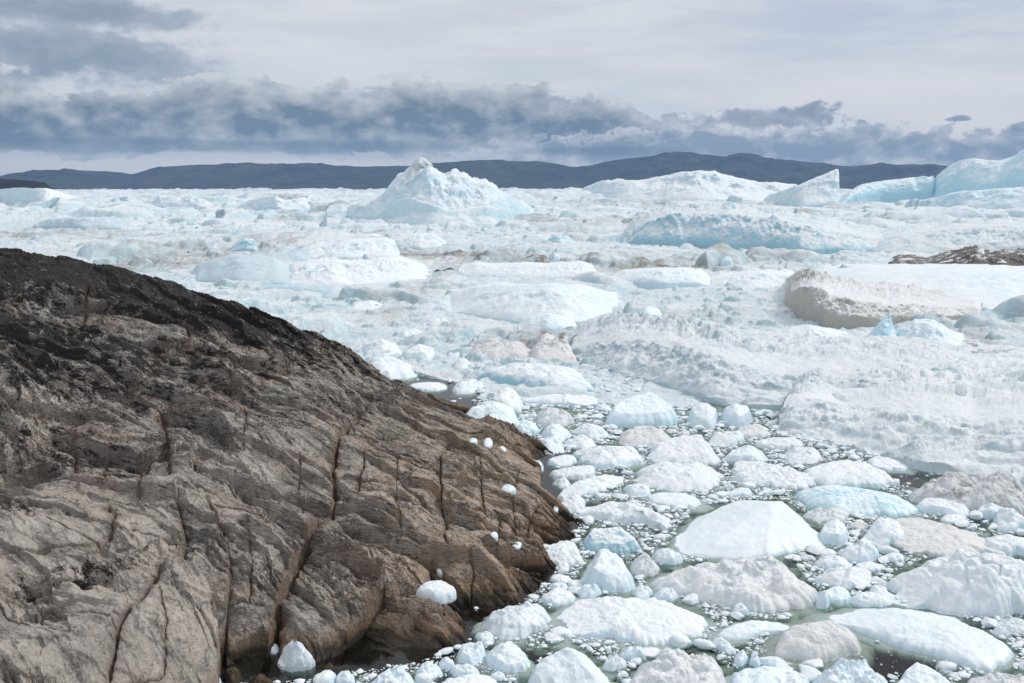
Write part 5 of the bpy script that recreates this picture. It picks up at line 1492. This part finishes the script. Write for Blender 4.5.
cmb = nt.n('ShaderNodeCombineXYZ'); nt.set(cmb.inputs[0], az); nt.set(cmb.inputs[1], el)
P2 = cmb.outputs[0]
flat = nt.mapping(P2, (1.0, 2.3, 1))
n_big = nt.noise(flat, 9.0, 7, 0.58, 0.15)
n_puff = nt.noise(nt.mapping(P2, (1.0, 1.7, 1), loc=(3.1, 0.7, 0)), 26.0, 6, 0.6, 0.2)
n_puff_up = nt.noise(nt.mapping(P2, (1.0, 1.7, 1), loc=(3.105, 0.712, 0)), 26.0, 6, 0.6, 0.2)
def billow(loc, scale):
    vo = nt.n('ShaderNodeTexVoronoi', feature='F1', normalize=True)
    wob = nt.n('ShaderNodeVectorMath', operation='ADD')
    mp = nt.mapping(P2, (1.0, 1.45, 1), loc=loc)
    nz = nt.n('ShaderNodeTexNoise'); nt.set(nz.inputs['Vector'], mp); nz.inputs['Scale'].default_value = 30.0; nz.inputs['Detail'].default_value = 4
    sb = nt.n('ShaderNodeVectorMath', operation='MULTIPLY_ADD'); nt.set(sb.inputs[0], nz.outputs['Color']); sb.inputs[1].default_value = (0.03, 0.03, 0); sb.inputs[2].default_value = (-0.015, -0.015, 0)
    nt.set(wob.inputs[0], mp); nt.set(wob.inputs[1], sb.outputs[0])
    nt.set(vo.inputs['Vector'], wob.outputs[0])
    vo.inputs['Scale'].default_value = scale; vo.inputs['Detail'].default_value = 2.0; vo.inputs['Roughness'].default_value = 0.55
    return nt.math('SUBTRACT', 1.0, vo.outputs['Distance'])


b_puff = billow((2.1, 1.3, 0), 17.0)
b_puff_up = billow((2.108, 1.322, 0), 17.0)      # the same field sampled towards the light
n_fine = nt.noise(nt.mapping(P2, (1.0, 2.0, 1)), 75.0, 5, 0.62)
n_streak = nt.noise(nt.mapping(P2, (1.0, 7.0, 1), (0, 0, 0.05)), 7.0, 6, 0.6, 0.3)


def blob(u, v, ru, rv, rv_low=None):
    x = nt.math('MULTIPLY', nt.math('SUBTRACT', az, AZ(u)), 1.0 / (ru / F_PX))
    dy = nt.math('SUBTRACT', el, EL(v, u))
    up = nt.math('MULTIPLY', nt.math('MAXIMUM', dy, 0.0), F_PX / rv)
    dn = nt.math('MULTIPLY', nt.math('MINIMUM', dy, 0.0), F_PX / (rv_low or rv))
    y = nt.math('ADD', up, dn)
    r = nt.math('SQRT', nt.math('ADD', nt.math('MULTIPLY', x, x), nt.math('MULTIPLY', y, y)))
    return nt.math('SUBTRACT', 1.0, r)


def union(bl):
    o = bl[0]
    for b in bl[1:]: o = nt.math('SMOOTH_MAX', o, b, 0.15)
    return o


def sc(c, k=10.0): return (c[0] * k, c[1] * k, c[2] * k, 1)


# high veil
veil = nt.mix(nt.step(n_streak, 0.35, 0.65), sc(srgb(209, 212, 220)), sc(srgb(222, 223, 226)))
veil = nt.mix(nt.math('MULTIPLY', nt.step(blob(905, 10, 300, 75), 0.0, 0.9), nt.step(n_streak, 0.7, 0.3, 0.35, 0.95)), veil, sc(srgb(190, 196, 213)))
veil = nt.mix(nt.math('MULTIPLY', nt.step(blob(860, 105, 230, 42), 0.0, 0.8), 0.8), veil, sc(srgb(229, 226, 228)))
veil = nt.mix(nt.math('MULTIPLY', nt.step(blob(960, 128, 110, 22), 0.0, 0.8), 0.8), veil, sc(srgb(236, 232, 228)))
veil = nt.mix(nt.math('MULTIPLY', nt.step(blob(200, 167, 330, 12), 0.0, 0.6), 0.95), veil, sc(srgb(236, 233, 229)))
veil = nt.mix(nt.math('MULTIPLY', nt.step(blob(330, 70, 110, 45), 0.0, 0.8), 0.6), veil, sc(srgb(226, 226, 232)))
col = nt.mix(0.93, sky.outputs[0], veil)

nmix = nt.math('ADD', nt.math('MULTIPLY', nt.math('SUBTRACT', n_big, 0.5), 1.5), nt.math('MULTIPLY', nt.math('SUBTRACT', n_puff, 0.5), 1.3))
nmix = nt.math('ADD', nmix, nt.math('MULTIPLY', nt.math('SUBTRACT', n_fine, 0.5), 0.5))
nmix = nt.math('ADD', nmix, nt.math('MULTIPLY', nt.math('SUBTRACT', b_puff, 0.72), 1.5))
lit = nt.math('ADD', nt.math('MULTIPLY', nt.math('SUBTRACT', n_puff, n_puff_up), 3.0), nt.math('MULTIPLY', nt.math('SUBTRACT', b_puff, b_puff_up), 5.0))


n_small = nt.math('ADD', nt.math('MULTIPLY', nt.math('SUBTRACT', nt.noise(nt.mapping(P2, (1.0, 1.5, 1), loc=(1.7, 2.2, 0)), 48.0, 6, 0.62, 0.3), 0.5), 2.6), nt.math('MULTIPLY', nt.math('SUBTRACT', n_puff, 0.5), 1.0))


def layer(col, field, amp, lo, hi, dark, light, opacity=1.0, shade=1.0, lift=0.0, nm=None):
    f = nt.math('ADD', field, nt.math('MULTIPLY', nm or nmix, amp))
    mask = nt.step(f, lo, hi, 0.0, opacity)
    depth = nt.step(f, lo, lo + 0.75)            # thin rims are brighter than the thick middle
    t = nt.math('SUBTRACT', nt.math('ADD', lift + 0.62, nt.math('MULTIPLY', lit, 0.30 * shade)), nt.math('MULTIPLY', depth, 0.62))
    t = nt.math('ADD', t, nt.math('MULTIPLY', nt.math('SUBTRACT', n_big, 0.5), 1.1), clamp=True)
    return nt.mix(mask, col, nt.mix(t, sc(dark), sc(light)))


# left upper cloud, soft
col = layer(col, union([blob(40, 56, 200, 38, 44), blob(130, 62, 100, 25), blob(-120, 40, 200, 60), blob(90, 20, 170, 22)]), 0.9, 0.0, 0.45, srgb(140, 154, 170), srgb(198, 205, 214), 0.95, 0.6, 0.1)
# the long bank over the hills
bank = union([blob(60, 126, 330, 34, 31), blob(300, 122, 150, 42, 34), blob(430, 126, 190, 46, 32), blob(590, 136, 120, 42, 25), blob(-150, 118, 280, 46, 36)])
col = layer(col, bank, 0.8, 0.02, 0.15, srgb(113, 128, 143), srgb(207, 210, 213), 1.0, 1.6, 0.14)
col = layer(col, union([blob(700, 150, 190, 20, 26), blob(840, 152, 170, 24, 20), blob(1000, 155, 120, 20, 16), blob(640, 158, 180, 13)]), 0.95, 0.0, 0.18, srgb(146, 158, 172), srgb(219, 219, 222), 0.95, 1.6, 0.08, n_small)
# dark base of the bank and the small separate clouds
col = layer(col, union([blob(160, 146, 420, 9, 10), blob(600, 152, 120, 7, 8)]), 0.5, 0.05, 0.5, srgb(107, 122, 138), srgb(152, 161, 171), 0.6, 0.7, 0.0)
col = layer(col, union([blob(770, 122, 82, 11, 9), blob(735, 120, 40, 10), blob(800, 118, 45, 12, 8)]), 0.95, 0.0, 0.35, srgb(144, 153, 168), srgb(204, 207, 213), 1.0, 1.0, 0.1, n_small)
col = layer(col, union([blob(1022, 130, 22, 8), blob(1035, 140, 40, 14), blob(948, 121, 14, 3)]), 0.8, 0.0, 0.35, srgb(140, 150, 170), srgb(200, 203, 212), 0.95, 1.0, 0.1, n_small)
# overhead the deck is brighter
col = nt.mix(nt.step(el, 0.25, 0.9, 0.0, 0.8), col, sc((0.80, 0.835, 0.89, 1)))
nt.set(bg.inputs['Color'], col)
bg.inputs['Strength'].default_value = 0.1

sun = bpy.data.lights.new('sun', 'SUN'); sun.energy = 2.0; sun.angle = math.radians(13); sun.color = (1.0, 0.955, 0.89)
so = bpy.data.objects.new('sun', sun); COL.objects.link(so)
from mathutils import Vector
sd_ = Vector((math.sin(SUN_AZ) * math.cos(SUN_EL), math.cos(SUN_AZ) * math.cos(SUN_EL), math.sin(SUN_EL)))
so.rotation_euler = sd_.to_track_quat('Z', 'Y').to_euler()

cam = bpy.data.cameras.new('camera'); cam.sensor_width = 36.0; cam.lens = 36.0 * F_PX / 1024.0; cam.clip_start = 0.5; cam.clip_end = 40000
co = bpy.data.objects.new('camera', cam); COL.objects.link(co)
co.location = (0, 0, CAM_H); co.rotation_euler = (math.pi / 2 - PITCH, 0, 0)
scene.camera = co

vs = scene.view_settings
vs.view_transform = 'Standard'; vs.look = 'None'; vs.exposure = 0.08; vs.gamma = 1.0; vs.use_curve_mapping = False
cy = scene.cycles
cy.max_bounces = 6; cy.diffuse_bounces = 3; cy.glossy_bounces = 2; cy.transparent_max_bounces = 8; cy.transmission_bounces = 2; cy.volume_bounces = 1
cy.use_denoising = True
